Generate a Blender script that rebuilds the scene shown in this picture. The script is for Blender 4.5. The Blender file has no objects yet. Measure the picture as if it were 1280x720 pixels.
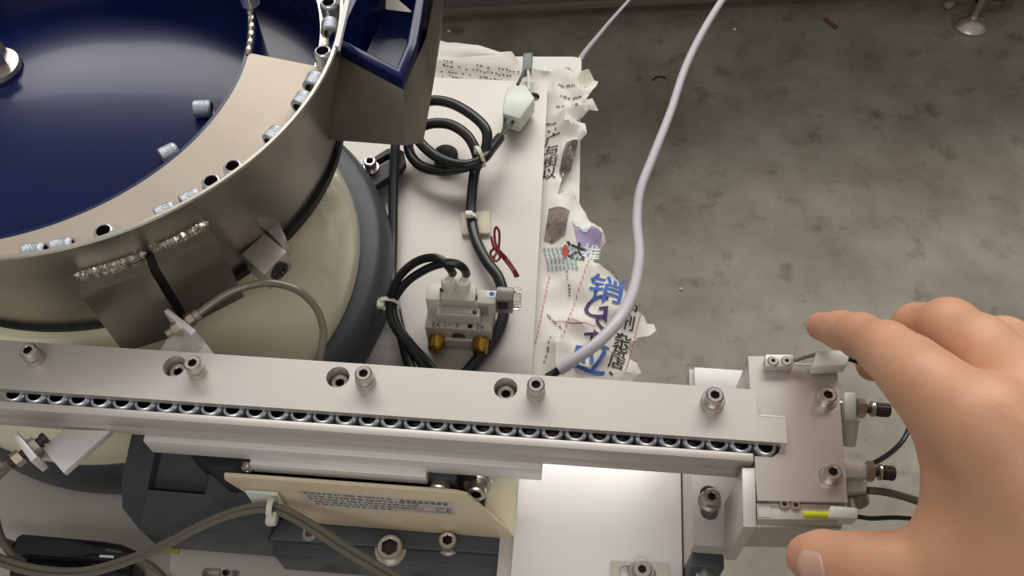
import bpy, bmesh, math, random
import numpy as np
from mathutils import Vector, Matrix, Quaternion, noise

random.seed(7)
C = bpy.context.scene.collection
SC = bpy.context.scene

# ------------------------------------------------------------------ camera
FOC = 1150.0
CAM_H = 0.46
NADIR = (665.0, 1120.0)
_d = Vector((NADIR[0] - 640, NADIR[1] - 360, FOC)).normalized()
_Z = -_d
_X = Vector((1, 0, 0)); _X = (_X - _X.dot(_Z) * _Z).normalized()
_Y = _Z.cross(_X)
def _w(v):
    return Vector((_X.dot(v), _Y.dot(v), _Z.dot(v)))
cd = bpy.data.cameras.new('camera'); cam = bpy.data.objects.new('camera', cd); C.objects.link(cam)
cd.sensor_width = 36; cd.lens = FOC * 36 / 1280; cd.clip_start = 0.01; cd.clip_end = 50
cx, cy, cz = _w(Vector((1, 0, 0))), _w(Vector((0, -1, 0))), _w(Vector((0, 0, -1)))
cam.matrix_world = Matrix(((cx.x, cy.x, cz.x, 0), (cx.y, cy.y, cz.y, 0), (cx.z, cy.z, cz.z, CAM_H), (0, 0, 0, 1)))
SC.camera = cam

def at(px, py, z):
    """point of the photograph at a known height above the base plate"""
    v = _w(Vector(((px - 640) / FOC, (py - 360) / FOC, 1)))
    t = (z - CAM_H) / v.z
    return Vector((v.x * t, v.y * t, z))

# ------------------------------------------------------------------ world, lamps, exposure
wd = bpy.data.worlds.new('world'); SC.world = wd; wd.use_nodes = True
nt = wd.node_tree; nt.nodes.clear()
wo = nt.nodes.new('ShaderNodeOutputWorld'); bg = nt.nodes.new('ShaderNodeBackground')
tc = nt.nodes.new('ShaderNodeTexCoord'); sp = nt.nodes.new('ShaderNodeSeparateXYZ'); cr = nt.nodes.new('ShaderNodeValToRGB')
nt.links.new(tc.outputs['Generated'], sp.inputs[0]); nt.links.new(sp.outputs['Z'], cr.inputs[0])
cr.color_ramp.elements[0].position = 0.0; cr.color_ramp.elements[0].color = (0.10, 0.095, 0.085, 1)
cr.color_ramp.elements[1].position = 0.75; cr.color_ramp.elements[1].color = (0.62, 0.60, 0.57, 1)
nt.links.new(cr.outputs[0], bg.inputs[0]); bg.inputs[1].default_value = 0.55
nt.links.new(bg.outputs[0], wo.inputs[0])

def area(name, loc, target, sx, sy, power, col=(1, 0.975, 0.94)):
    l = bpy.data.lights.new(name, 'AREA'); l.shape = 'RECTANGLE'; l.size = sx; l.size_y = sy; l.energy = power; l.color = col
    o = bpy.data.objects.new(name, l); C.objects.link(o); o.location = loc
    o.rotation_euler = (Vector(target) - Vector(loc)).to_track_quat('-Z', 'Y').to_euler()
    return o
area('ceiling_lamp_far', (0.2, 3.1, 2.3), (0.1, 0.4, 0), 5.0, 1.3, 135)
area('fill_lamp_near', (-0.3, -1.3, 2.3), (-0.1, 0.2, 0), 1.8, 0.5, 16)  # unseen fill lamp, added to light the front faces

SC.view_settings.view_transform = 'Standard'; SC.view_settings.look = 'None'
SC.view_settings.gamma = 1; SC.view_settings.use_curve_mapping = False
SC.view_settings.exposure = -0.08

# ------------------------------------------------------------------ materials
def srgb(r, g, b):
    f = lambda c: (c / 12.92 if c <= 0.04045 else ((c + 0.055) / 1.055) ** 2.4)
    return (f(r / 255), f(g / 255), f(b / 255), 1)

def mat(name, col, metal=0.0, rough=0.4, var=0.0, vscale=60, stretch=(1, 1, 1), bump=0.0, bscale=300, spec=0.5,
        trans=0.0, coat=0.0, sss=0.0, col2=None, rot=0.0, emit=None):
    m = bpy.data.materials.new(name); m.use_nodes = True
    n = m.node_tree; b = n.nodes['Principled BSDF']
    b.inputs['Base Color'].default_value = col; b.inputs['Metallic'].default_value = metal
    b.inputs['Roughness'].default_value = rough; b.inputs['Specular IOR Level'].default_value = spec
    b.inputs['Transmission Weight'].default_value = trans; b.inputs['Coat Weight'].default_value = coat
    b.inputs['Coat Roughness'].default_value = 0.05
    if sss:
        b.inputs['Subsurface Weight'].default_value = sss
        b.inputs['Subsurface Radius'].default_value = (1, 0.35, 0.2); b.inputs['Subsurface Scale'].default_value = 0.003
    t = n.nodes.new('ShaderNodeTexCoord'); mp = n.nodes.new('ShaderNodeMapping')
    mp.inputs['Scale'].default_value = stretch; mp.inputs['Rotation'].default_value = (0, 0, rot)
    n.links.new(t.outputs['Object'], mp.inputs[0])
    if var:
        nz = n.nodes.new('ShaderNodeTexNoise'); nz.inputs['Scale'].default_value = vscale; nz.inputs['Detail'].default_value = 5
        n.links.new(mp.outputs[0], nz.inputs['Vector'])
        mx = n.nodes.new('ShaderNodeMix'); mx.data_type = 'RGBA'
        c2 = col2 or tuple(max(0, c * (1 - var)) for c in col[:3]) + (1,)
        mx.inputs[6].default_value = col; mx.inputs[7].default_value = c2
        rmp = n.nodes.new('ShaderNodeValToRGB'); rmp.color_ramp.elements[0].position = .35; rmp.color_ramp.elements[1].position = .7
        n.links.new(nz.outputs[0], rmp.inputs[0]); n.links.new(rmp.outputs[0], mx.inputs[0])
        n.links.new(mx.outputs[2], b.inputs['Base Color'])
    if bump:
        nb = n.nodes.new('ShaderNodeTexNoise'); nb.inputs['Scale'].default_value = bscale; nb.inputs['Detail'].default_value = 4
        n.links.new(mp.outputs[0], nb.inputs['Vector'])
        bp = n.nodes.new('ShaderNodeBump'); bp.inputs['Strength'].default_value = bump; bp.inputs['Distance'].default_value = 0.001
        n.links.new(nb.outputs[0], bp.inputs['Height']); n.links.new(bp.outputs[0], b.inputs['Normal'])
    if emit:
        b.inputs['Emission Color'].default_value = emit[0]; b.inputs['Emission Strength'].default_value = emit[1]
    return m

RAIL_TH = math.radians(-4.8)
M = {}
M['alu'] = mat('ground_aluminium', srgb(208, 202, 195), 0.55, 0.50, 0.08, 14, (1, 1, 1), 0.012, 900)
M['alu_plate'] = mat('aluminium_plate', srgb(190, 184, 177), 0.45, 0.48, 0.14, 12, (1, 1, 1), 0.01, 700)
M['alu_bright'] = mat('bright_aluminium', srgb(235, 232, 230), 0.5, 0.42, 0.06, 20)
M['alu_head'] = mat('head_aluminium', srgb(208, 201, 194), 0.8, 0.40, 0.08, 20)
M['steel'] = mat('bowl_stainless', srgb(170, 165, 153), 0.88, 0.34, 0.25, 34, (1, 1, .6), 0.01, 500)
M['track'] = mat('bead_blasted_track', srgb(206, 193, 176), 0.35, 0.55, 0.10, 40, bump=0.015, bscale=1500)
M['weld'] = mat('weld_bead', srgb(214, 205, 192), 0.9, 0.25, 0.3, 400, bump=0.4, bscale=700)
M['blue'] = mat('blue_lacquer', srgb(14, 27, 76), 0.0, 0.24, 0.15, 25, bump=0.015, bscale=60, coat=0.1, spec=0.28)
M['cream'] = mat('cream_paint', srgb(240, 232, 202), 0.0, 0.22, 0.05, 30, coat=0.5)
M['cream_mat'] = mat('cream_sheet', srgb(232, 214, 182), 0.0, 0.40, 0.06, 30)
M['dgrey'] = mat('dark_grey_paint', srgb(66, 69, 73), 0.0, 0.48, 0.15, 60, bump=0.08, bscale=600)
M['black'] = mat('black_rubber', srgb(26, 26, 28), 0.0, 0.5, 0.2, 80)
M['cable'] = mat('black_cable_sheath', srgb(30, 31, 34), 0.0, 0.32)
M['gblack'] = mat('glossy_black_plastic', srgb(20, 20, 26), 0.0, 0.12)
M['screw'] = mat('stainless_screw', srgb(212, 205, 196), 0.9, 0.30, 0.15, 300)
M['dark_screw'] = mat('dull_dark_steel', srgb(78, 72, 66), 0.8, 0.5)
M['zinc'] = mat('zinc_sleeve', srgb(226, 229, 238), 0.75, 0.25, 0.12, 500, bump=0.05, bscale=1500)
M['zinc_soft'] = mat('knurled_zinc', srgb(196, 203, 212), 0.8, 0.35, 0.25, 700, bump=0.5, bscale=1800)
M['brass'] = mat('brass', srgb(200, 158, 70), 1.0, 0.25, 0.2, 200)
M['nickel'] = mat('pale_nickel', srgb(190, 179, 162), 0.9, 0.3)
M['wplast'] = mat('white_plastic', srgb(222, 220, 206), 0.0, 0.45)
M['gplast'] = mat('light_grey_plastic', srgb(196, 192, 180), 0.0, 0.4, 0.05, 100)
M['manifold'] = mat('grey_manifold', srgb(188, 183, 170), 0.3, 0.45, 0.06, 80)
M['nylon'] = mat('milky_nylon', srgb(226, 232, 220), 0.0, 0.35, sss=0.3)
M['creampad'] = mat('cream_pad', srgb(214, 206, 180), 0.0, 0.6)
M['yellow'] = mat('yellow_sleeve', srgb(214, 224, 40), 0.0, 0.4)
M['paper'] = mat('newsprint', srgb(236, 230, 220), 0.0, 0.85, 0.10, 18)
M['board'] = mat('white_board', srgb(226, 228, 216), 0.0, 0.55)
M['wpad'] = mat('white_pad', srgb(244, 242, 240), 0.0, 0.5)  # pad white; also paints the lit metal edges
M['ink'] = mat('black_ink', srgb(52, 48, 48), 0.0, 0.8)
M['ink_soft'] = mat('grey_ink', srgb(128, 124, 120), 0.0, 0.8)
M['ink_blue'] = mat('blue_ink', srgb(70, 108, 182), 0.0, 0.8)
M['ink_purple'] = mat('purple_ink', srgb(84, 62, 110), 0.0, 0.8)
M['ink_lilac'] = mat('lilac_ink', srgb(176, 160, 196), 0.0, 0.8)
M['ink_white'] = mat('white_ink', srgb(232, 236, 238), 0.0, 0.8)
M['ink_red'] = mat('red_ink', srgb(190, 70, 70), 0.0, 0.8)
M['ink_teal'] = mat('teal_ink', srgb(150, 176, 176), 0.0, 0.8)
M['ink_photo'] = mat('halftone_ink', srgb(150, 136, 126), 0.0, 0.8, 0.6, 220)
M['hose'] = mat('white_hose', srgb(206, 203, 208), 0.0, 0.35)
M['fibre'] = mat('grey_fibre', srgb(112, 106, 92), 0.0, 0.25)
M['redwire'] = mat('red_wire', srgb(122, 30, 28), 0.0, 0.35)
M['clear'] = mat('clear_plastic', srgb(225, 222, 215), 0.0, 0.08, trans=0.85)
M['smoke'] = mat('smoked_plastic', srgb(120, 114, 108), 0.0, 0.2)
M['label'] = mat('silver_label', srgb(214, 204, 200), 0.2, 0.35)
M['tape'] = mat('green_yellow_tape', srgb(150, 150, 80), 0.0, 0.6)
M['heat'] = mat('grey_heat_shrink', srgb(122, 130, 130), 0.0, 0.5)
M['bench'] = mat('bench_steel', srgb(150, 148, 142), 0.4, 0.5)
M['profile'] = mat('aluminium_profile', srgb(150, 144, 134), 0.7, 0.4)
M['mach'] = mat('machine_panel', srgb(120, 118, 112), 0.1, 0.5)
M['brown'] = mat('brown_debris', srgb(120, 86, 52), 0.0, 0.7)
M['pink'] = mat('pinkish_debris', srgb(170, 145, 135), 0.0, 0.7)
M['nail'] = mat('fingernail', srgb(226, 180, 160), 0.0, 0.28, sss=0.1)

def concrete():
    m = bpy.data.materials.new('stained_concrete'); m.use_nodes = True
    n = m.node_tree; b = n.nodes['Principled BSDF']; b.inputs['Roughness'].default_value = 0.6
    t = n.nodes.new('ShaderNodeTexCoord')
    def nz(s, d=6):
        a = n.nodes.new('ShaderNodeTexNoise'); a.inputs['Scale'].default_value = s; a.inputs['Detail'].default_value = d
        a.inputs['Roughness'].default_value = .62
        n.links.new(t.outputs['Object'], a.inputs['Vector']); return a
    r = n.nodes.new('ShaderNodeValToRGB'); e = r.color_ramp.elements
    e[0].position = .30; e[0].color = srgb(122, 114, 98); e[1].position = .68; e[1].color = srgb(163, 157, 143)
    n.links.new(nz(7).outputs[0], r.inputs[0])
    r2 = n.nodes.new('ShaderNodeValToRGB'); e = r2.color_ramp.elements
    e[0].position = .26; e[0].color = srgb(150, 140, 130); e[1].position = .44; e[1].color = (1, 1, 1, 1)
    n.links.new(nz(22).outputs[0], r2.inputs[0])
    mx = n.nodes.new('ShaderNodeMix'); mx.data_type = 'RGBA'; mx.blend_type = 'MULTIPLY'; mx.inputs[0].default_value = 0.75
    n.links.new(r.outputs[0], mx.inputs[6]); n.links.new(r2.outputs[0], mx.inputs[7])
    r3 = n.nodes.new('ShaderNodeValToRGB'); e = r3.color_ramp.elements
    e[0].position = .25; e[0].color = (.55, .54, .5, 1); e[1].position = .36; e[1].color = (1, 1, 1, 1)
    n.links.new(nz(90, 3).outputs[0], r3.inputs[0])
    m2 = n.nodes.new('ShaderNodeMix'); m2.data_type = 'RGBA'; m2.blend_type = 'MULTIPLY'; m2.inputs[0].default_value = 0.7
    n.links.new(mx.outputs[2], m2.inputs[6]); n.links.new(r3.outputs[0], m2.inputs[7])
    n.links.new(m2.outputs[2], b.inputs['Base Color'])
    bp = n.nodes.new('ShaderNodeBump'); bp.inputs['Strength'].default_value = 0.25; bp.inputs['Distance'].default_value = 0.002
    n.links.new(nz(60).outputs[0], bp.inputs['Height']); n.links.new(bp.outputs[0], b.inputs['Normal'])
    return m
M['concrete'] = concrete()

def skin():
    m = bpy.data.materials.new('skin'); m.use_nodes = True
    n = m.node_tree; b = n.nodes['Principled BSDF']
    b.inputs['Roughness'].default_value = 0.5; b.inputs['Subsurface Weight'].default_value = 0.25
    b.inputs['Subsurface Radius'].default_value = (1, .35, .2); b.inputs['Subsurface Scale'].default_value = .004
    t = n.nodes.new('ShaderNodeTexCoord')
    a = n.nodes.new('ShaderNodeTexNoise'); a.inputs['Scale'].default_value = 28; a.inputs['Detail'].default_value = 5
    n.links.new(t.outputs['Object'], a.inputs['Vector'])
    r = n.nodes.new('ShaderNodeValToRGB'); e = r.color_ramp.elements
    e[0].position = .3; e[0].color = srgb(212, 156, 121); e[1].position = .72; e[1].color = srgb(227, 177, 141)
    n.links.new(a.outputs[0], r.inputs[0])
    # redder finger ends, knuckles: painted per vertex from the anatomy
    at_ = n.nodes.new('ShaderNodeAttribute'); at_.attribute_name = 'flush'
    mx = n.nodes.new('ShaderNodeMix'); mx.data_type = 'RGBA'; mx.inputs[7].default_value = srgb(220, 150, 126)
    n.links.new(at_.outputs['Fac'], mx.inputs[0]); n.links.new(r.outputs[0], mx.inputs[6])
    n.links.new(mx.outputs[2], b.inputs['Base Color'])
    v = n.nodes.new('ShaderNodeTexVoronoi'); v.inputs['Scale'].default_value = 900; n.links.new(t.outputs['Object'], v.inputs['Vector'])
    v2 = n.nodes.new('ShaderNodeTexNoise'); v2.inputs['Scale'].default_value = 160; v2.inputs['Detail'].default_value = 4
    n.links.new(t.outputs['Object'], v2.inputs['Vector'])
    ad = n.nodes.new('ShaderNodeMath'); ad.operation = 'MULTIPLY_ADD'; ad.inputs[1].default_value = 0.25
    n.links.new(v.outputs['Distance'], ad.inputs[0]); n.links.new(v2.outputs[0], ad.inputs[2])
    bp = n.nodes.new('ShaderNodeBump'); bp.inputs['Strength'].default_value = .22; bp.inputs['Distance'].default_value = .001
    n.links.new(ad.outputs[0], bp.inputs['Height']); n.links.new(bp.outputs[0], b.inputs['Normal'])
    return m
M['skin'] = skin()

# ------------------------------------------------------------------ helpers
ROOT = {}
def thing(name, label, cat, loc, group=None):
    o = bpy.data.objects.new(name, None); C.objects.link(o); o.location = loc; o.empty_display_size = .02
    o['label'] = label; o['category'] = cat
    if group: o['group'] = group
    ROOT[o.name] = Vector(loc); return o
def tag(o, label, cat, group=None):
    o['label'] = label; o['category'] = cat
    if group: o['group'] = group
    return o
def origin_of(p):
    while p.parent: p = p.parent
    return Vector(p.location)
def smooth(bm, ang=35):
    for f in bm.faces: f.smooth = True
    for e in bm.edges:
        if len(e.link_faces) == 2 and e.calc_face_angle(0) > math.radians(ang): e.smooth = False
def obj(name, bm, material, parent=None, sm=True, label=None, loc=None):
    """bm in world coordinates -> one mesh object; a top-level mesh gets its origin at its base centre"""
    bmesh.ops.recalc_face_normals(bm, faces=bm.faces)
    if sm: smooth(bm)
    if parent: off = origin_of(parent)
    elif loc is not None: off = Vector(loc)
    else:
        xs = [v.co for v in bm.verts]
        off = Vector((sum(c.x for c in xs) / len(xs), sum(c.y for c in xs) / len(xs), min(c.z for c in xs)))
    bmesh.ops.translate(bm, verts=bm.verts, vec=-off)
    me = bpy.data.meshes.new(name); bm.to_mesh(me); bm.free()
    me.materials.append(M[material])
    o = bpy.data.objects.new(name, me); C.objects.link(o)
    if parent: o.parent = parent
    else: o.location = off
    if label: o['label'] = label
    return o
def put(name, me, parent, pos, q=None, label=None):
    """place shared mesh data (made about its own origin)"""
    o = bpy.data.objects.new(name, me); C.objects.link(o)
    if parent: o.parent = parent; o.location = Vector(pos) - origin_of(parent)
    else: o.location = pos
    if q is not None: o.rotation_mode = 'QUATERNION'; o.rotation_quaternion = q
    if label: o['label'] = label
    return o
def mesh_of(bm, name, material, sm=True):
    bmesh.ops.recalc_face_normals(bm, faces=bm.faces)
    if sm: smooth(bm)
    me = bpy.data.meshes.new(name); bm.to_mesh(me); bm.free(); me.materials.append(M[material]); return me

RO = Vector((-.2141, .1887, 0)); RU = Vector((math.cos(RAIL_TH), math.sin(RAIL_TH), 0)); RV = Vector((-RU.y, RU.x, 0))
def fr(u, v, w):                       # rail frame: mm along, mm across, mm above the plate
    return RO + RU * (u / 1000) + RV * (v / 1000) + Vector((0, 0, w / 1000))
def bevel(bm, r, seg=2, ang=40):
    es = [e for e in bm.edges if len(e.link_faces) == 2 and e.calc_face_angle(0) > math.radians(ang)]
    if r > 0 and es: bmesh.ops.bevel(bm, geom=es, offset=r, segments=seg, affect='EDGES', profile=.5, clamp_overlap=True)
def hexa(bm, p):                       # eight corners: bottom ring, top ring
    v = [bm.verts.new(c) for c in p]
    for f in ((0, 3, 2, 1), (4, 5, 6, 7), (0, 1, 5, 4), (1, 2, 6, 5), (2, 3, 7, 6), (3, 0, 4, 7)):
        bm.faces.new([v[i] for i in f])
    return v
def fbox(u0, u1, v0, v1, w0, w1, b=.0004, bm=None):
    own = bm or bmesh.new()
    hexa(own, [fr(u0, v0, w0), fr(u1, v0, w0), fr(u1, v1, w0), fr(u0, v1, w0), fr(u0, v0, w1), fr(u1, v0, w1), fr(u1, v1, w1), fr(u0, v1, w1)])
    if not bm:
        bmesh.ops.recalc_face_normals(own, faces=own.faces); bevel(own, b)
    return own
def obox(c, ax, ay, az, sx, sy, sz, b=.0004, bm=None):
    own = bm or bmesh.new(); c = Vector(c)
    ps = []
    for k in (-1, 1):
        for i, j in ((-1, -1), (1, -1), (1, 1), (-1, 1)):
            ps.append(c + ax * (i * sx / 2) + ay * (j * sy / 2) + az * (k * sz / 2))
    hexa(own, ps)
    if not bm:
        bmesh.ops.recalc_face_normals(own, faces=own.faces); bevel(own, b)
    return own
def prism(outer, dz, holes=(), b=0):
    """outer: list of points (top face); extruded down by dz (vector or length); holes: lists of points"""
    bm = bmesh.new(); d = Vector((0, 0, -dz)) if not isinstance(dz, Vector) else dz
    es = []; loops = []
    for L in [outer] + list(holes):
        vs = [bm.verts.new(p) for p in L]; loops.append(vs)
        es += [bm.edges.new((vs[i], vs[(i + 1) % len(vs)])) for i in range(len(vs))]
    bmesh.ops.triangle_fill(bm, edges=es, use_beauty=True)
    low = {}
    for vs in loops:
        for v in vs: low[v] = bm.verts.new(v.co + d)
    for f in list(bm.faces): bm.faces.new([low[v] for v in reversed(f.verts)])
    for vs in loops:
        for i in range(len(vs)):
            a, c = vs[i], vs[(i + 1) % len(vs)]; bm.faces.new((a, c, low[c], low[a]))
    bmesh.ops.recalc_face_normals(bm, faces=bm.faces)
    bmesh.ops.dissolve_limit(bm, angle_limit=.01, verts=bm.verts, edges=bm.edges)
    if b: bevel(bm, b)
    return bm
def circ(c, r, n=24, z=None):
    return [Vector((c[0] + r * math.cos(2 * math.pi * i / n), c[1] + r * math.sin(2 * math.pi * i / n), c[2] if z is None else z)) for i in range(n)]
def slot(c, d, L, r, n=8):
    c = Vector(c); d = Vector(d).normalized(); s = Vector((-d.y, d.x, 0)); out = []
    for k in range(2):
        e = c + d * (L / 2 * (1 if k == 0 else -1))
        for i in range(n + 1):
            a = -math.pi / 2 + math.pi * i / n
            v = d * math.cos(a) + s * math.sin(a)
            out.append(e + (v if k == 0 else -v) * r)
    return out
def lathe(rings, n=28, bm=None, mtx=None, cap0=True, cap1=True):
    """rings: (radius or function(angle), z)"""
    own = bm or bmesh.new(); prev = None
    for k, (r, z) in enumerate(rings):
        cur = []
        for i in range(n):
            a = 2 * math.pi * i / n; rr = r(a) if callable(r) else r
            p = Vector((rr * math.cos(a), rr * math.sin(a), z))
            cur.append(own.verts.new(mtx @ p if mtx else p))
        if prev:
            for i in range(n): own.faces.new((prev[i], prev[(i + 1) % n], cur[(i + 1) % n], cur[i]))
        elif cap0: own.faces.new(list(reversed(cur)))
        prev = cur
    if cap1: own.faces.new(prev)
    return own
def hexr(af):                          # hexagon across flats
    return lambda a: af / 2 / math.cos(((a + math.pi / 6) % (math.pi / 3)) - math.pi / 6)
def frame(p, d):
    q = Vector(d).normalized().to_track_quat('Z', 'Y'); return Matrix.Translation(p) @ q.to_matrix().to_4x4()
def catmull(P, sub=8):
    P = [Vector(p) for p in P]; out = []
    for i in range(len(P) - 1):
        a = P[i - 1] if i else P[0] * 2 - P[1]; b, c = P[i], P[i + 1]; d = P[i + 2] if i + 2 < len(P) else P[-1] * 2 - P[-2]
        for k in range(sub):
            t = k / sub
            out.append(.5 * ((2 * b) + (c - a) * t + (2 * a - 5 * b + 4 * c - d) * t * t + (3 * b - a - 3 * c + d) * t ** 3))
    out.append(P[-1]); return out
def tube(P, r, n=10, sub=8, bm=None, curve=True):
    own = bm or bmesh.new(); Q = catmull(P, sub) if curve else [Vector(p) for p in P]
    prev = None; nrm = None
    for i, p in enumerate(Q):
        t = (Q[min(i + 1, len(Q) - 1)] - Q[max(i - 1, 0)]).normalized()
        if nrm is None: nrm = t.orthogonal().normalized()
        nrm = (nrm - t * nrm.dot(t)).normalized(); bn = t.cross(nrm)
        rr = r(i / (len(Q) - 1)) if callable(r) else r
        cur = [own.verts.new(p + (nrm * math.cos(2 * math.pi * k / n) + bn * math.sin(2 * math.pi * k / n)) * rr) for k in range(n)]
        if prev:
            for k in range(n): own.faces.new((prev[k], prev[(k + 1) % n], cur[(k + 1) % n], cur[k]))
        else: own.faces.new(list(reversed(cur)))
        prev = cur
    own.faces.new(prev); return own
def pix(L):                            # list of (px, py, z in mm)
    return [at(a, b, c / 1000) for a, b, c in L]

_sc = {}
def cap_screw_mesh(R, h, af, flat=False, key=None):
    k = (R, h, af, flat)
    if k not in _sc:
        bm = bmesh.new()
        if flat: lathe([(R, 0), (R, h * .5), (R * .8, h), (hexr(af), h), (hexr(af), h * .35)], 24, bm)
        else: lathe([(R, 0), (R, h - .0006), (R - .0006, h), (af / 2 * 1.25, h), (hexr(af), h - .0003), (hexr(af), h * .35)], 24, bm)
        me_ = mesh_of(bm, 'screw', 'screw'); me_.materials.append(M['dark_screw'])
        for p_ in me_.polygons:             # hex socket faces coloured dark to stand for the shade inside
            if all(math.hypot(me_.vertices[i].co.x, me_.vertices[i].co.y) < af * .60 for i in p_.vertices) and p_.center.z > h * .3 and p_.center.z < h - .0001: p_.material_index = 1
        _sc[k] = me_
    return _sc[k]
def screw(parent, pos, R=.0035, h=.004, af=.003, axis=(0, 0, 1), flat=False, name='screw', washer=0, wh=.001):
    ax = Vector(axis).normalized(); q = ax.to_track_quat('Z', 'Y')
    if washer:
        k = ('w', washer, wh)
        if k not in _sc: _sc[k] = mesh_of(lathe([(washer, 0), (washer, wh * .7), (washer - wh * .3, wh)], 24), 'washer', 'screw')
    s = put(name, cap_screw_mesh(R, h, af, flat), parent, Vector(pos) + ax * (wh if washer else 0), q)
    if washer:
        w = put('washer', _sc[k], s, pos, q); w.location = (0, 0, -wh); w.rotation_quaternion = (1, 0, 0, 0)
    return s
def text(name, s, material, parent, origin, ax, ay, size, zfun=None, lift=.0003, bold=0.0, ext=0):
    cu = bpy.data.curves.new(name, 'FONT'); cu.body = s; cu.size = size; cu.align_x = 'CENTER'; cu.align_y = 'CENTER'
    cu.offset = bold; cu.resolution_u = 3
    o = bpy.data.objects.new(name, cu); C.objects.link(o)
    bpy.context.view_layer.update()
    me = bpy.data.meshes.new_from_object(o.evaluated_get(bpy.context.evaluated_depsgraph_get()))
    bpy.data.objects.remove(o); bpy.data.curves.remove(cu)
    bm = bmesh.new(); bm.from_mesh(me); bpy.data.meshes.remove(me)
    if zfun:
        bmesh.ops.triangulate(bm, faces=bm.faces)
        for _ in range(3):
            es = [e for e in bm.edges if e.calc_length() > size * .12]
            if es: bmesh.ops.subdivide_edges(bm, edges=es, cuts=1)
            bmesh.ops.triangulate(bm, faces=bm.faces)
    az = ax.cross(ay)
    for v in bm.verts:
        p = Vector(origin) + ax * v.co.x + ay * v.co.y + az * lift
        if zfun: p.z = zfun(p.x, p.y) + lift
        v.co = p
    if len(bm.verts) == 0: bm.free(); return None
    return obj(name, bm, material, parent, sm=False)
UP = Vector((0, 0, 1))

# ================================================================== the setting
bm = bmesh.new(); hexa(bm, [Vector(p) for p in ((-3, -3, -.70), (3.5, -3, -.70), (3.5, 4.5, -.70), (-3, 4.5, -.70), (-3, -3, -.65), (3.5, -3, -.65), (3.5, 4.5, -.65), (-3, 4.5, -.65))])
fl = obj('floor', bm, 'concrete', sm=False, loc=(0, 0, -.65)); fl['kind'] = 'structure'

bm = bmesh.new(); hexa(bm, [Vector(p) for p in ((-3, 4.4, -.65), (3.5, 4.4, -.65), (3.5, 4.5, -.65), (-3, 4.5, -.65), (-3, 4.4, 2.6), (3.5, 4.4, 2.6), (3.5, 4.5, 2.6), (-3, 4.5, 2.6))])
wl = obj('wall_far', bm, 'mach', sm=False); wl['kind'] = 'structure'
# neighbouring machine on the floor behind: low rail, levelling foot, unseen panels sized to shade the floor
mc = thing('machine_frame', 'aluminium frame of the next machine, standing on the concrete floor at the top', 'machine', (.3, 1.32, -.65))
yr = 1.262
def rail_at(z, dy, dz, t, nm, m='profile'):
    ang = math.radians(3.1); u = Vector((math.cos(ang), math.sin(ang), 0)); v = Vector((-u.y, u.x, 0))
    p = Vector((0, yr + dy, z)) + v * (t / 2)
    return obj(nm, obox(p + u * .3, u, v, UP, 2.2, t, dz, .002), m, mc)
rail_at(-.590, .004, .016, .040, 'rail')
rail_at(-.570, .012, .026, .030, 'rail', 'mach')
rail_at(-.551, 0, .014, .044, 'rail')
rail_at(-.27, .07, .54, .02, 'panel', 'mach')
rail_at(.0, .07, .012, .9, 'unseen_top_panel', 'mach')
fp = at(1213, 30, -.645)
obj('foot_pad', lathe([(.030, 0), (.030, .006), (.022, .014), (.010, .018), (.010, .022)], 28, mtx=Matrix.Translation((fp.x, fp.y, -.65))), 'screw', mc)
obj('foot_stem', lathe([(.006, 0), (.006, .05)], 16, mtx=Matrix.Translation((fp.x, fp.y, -.63))), 'screw', mc)
for dx in (.014, .052):
    obj('leg', obox((fp.x + dx, fp.y + .02, -.40), Vector((1, 0, 0)), Vector((0, 1, 0)), UP, .016, .03, .44, .001), 'profile', mc)
obj('leg_web', obox((fp.x + .033, fp.y + .02, -.612), Vector((1, 0, 0)), Vector((0, 1, 0)), UP, .054, .024, .014, .001), 'profile', mc)

# debris on the floor
def debris(nm, label, px, py, m, shape):
    p = at(px, py, -.65); o = obj(nm, shape(p), m); tag(o, label, 'debris')
def butt(p):
    return tube([p + Vector((-.008, .012, .0036)), p + Vector((.008, -.012, .0036))], .0035, 10, 1, curve=False)
debris('plastic_stub', 'small brown cylindrical stub lying on the dark floor', 1038, 31, 'brown', butt)
def curl(p):
    return tube([p + Vector((-.010, -.004, .0016)), p + Vector((-.004, .003, .0016)), p + Vector((.006, .004, .0016)), p + Vector((.012, .001, .0016))], .0015, 6)
debris('wire_scrap', 'short curled black scrap of wire lying on the floor', 823, 99, 'black', curl)
def chip(s):
    def f(p):
        b = bmesh.new(); bmesh.ops.create_icosphere(b, subdivisions=2, radius=s)
        for v in b.verts: v.co *= 1 + .35 * noise.noise(v.co * 4 / s * .25 + Vector((px_ := p.x, p.y, 0)))
        for v in b.verts: v.co = Vector((v.co.x, v.co.y * .8, v.co.z * .7 + s * .6)) + p
        lowest = min(v.co.z for v in b.verts)
        for v in b.verts: v.co.z += -.65 - lowest
        return b
    return f
debris('rubble_lump', 'pinkish lump lying beside the levelling foot', 1184, 11, 'pink', chip(.010))
debris('white_chip', 'tiny white chip on the floor below the frame rail', 561, 40, 'ink_white', chip(.003))
debris('pale_chip', 'tiny pale chip on the floor right of the white hose', 918, 38, 'ink_white', chip(.003))
debris('pale_speck', 'tiny pale speck on the floor above the support bracket', 851, 362, 'ink_white', chip(.0022))

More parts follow.
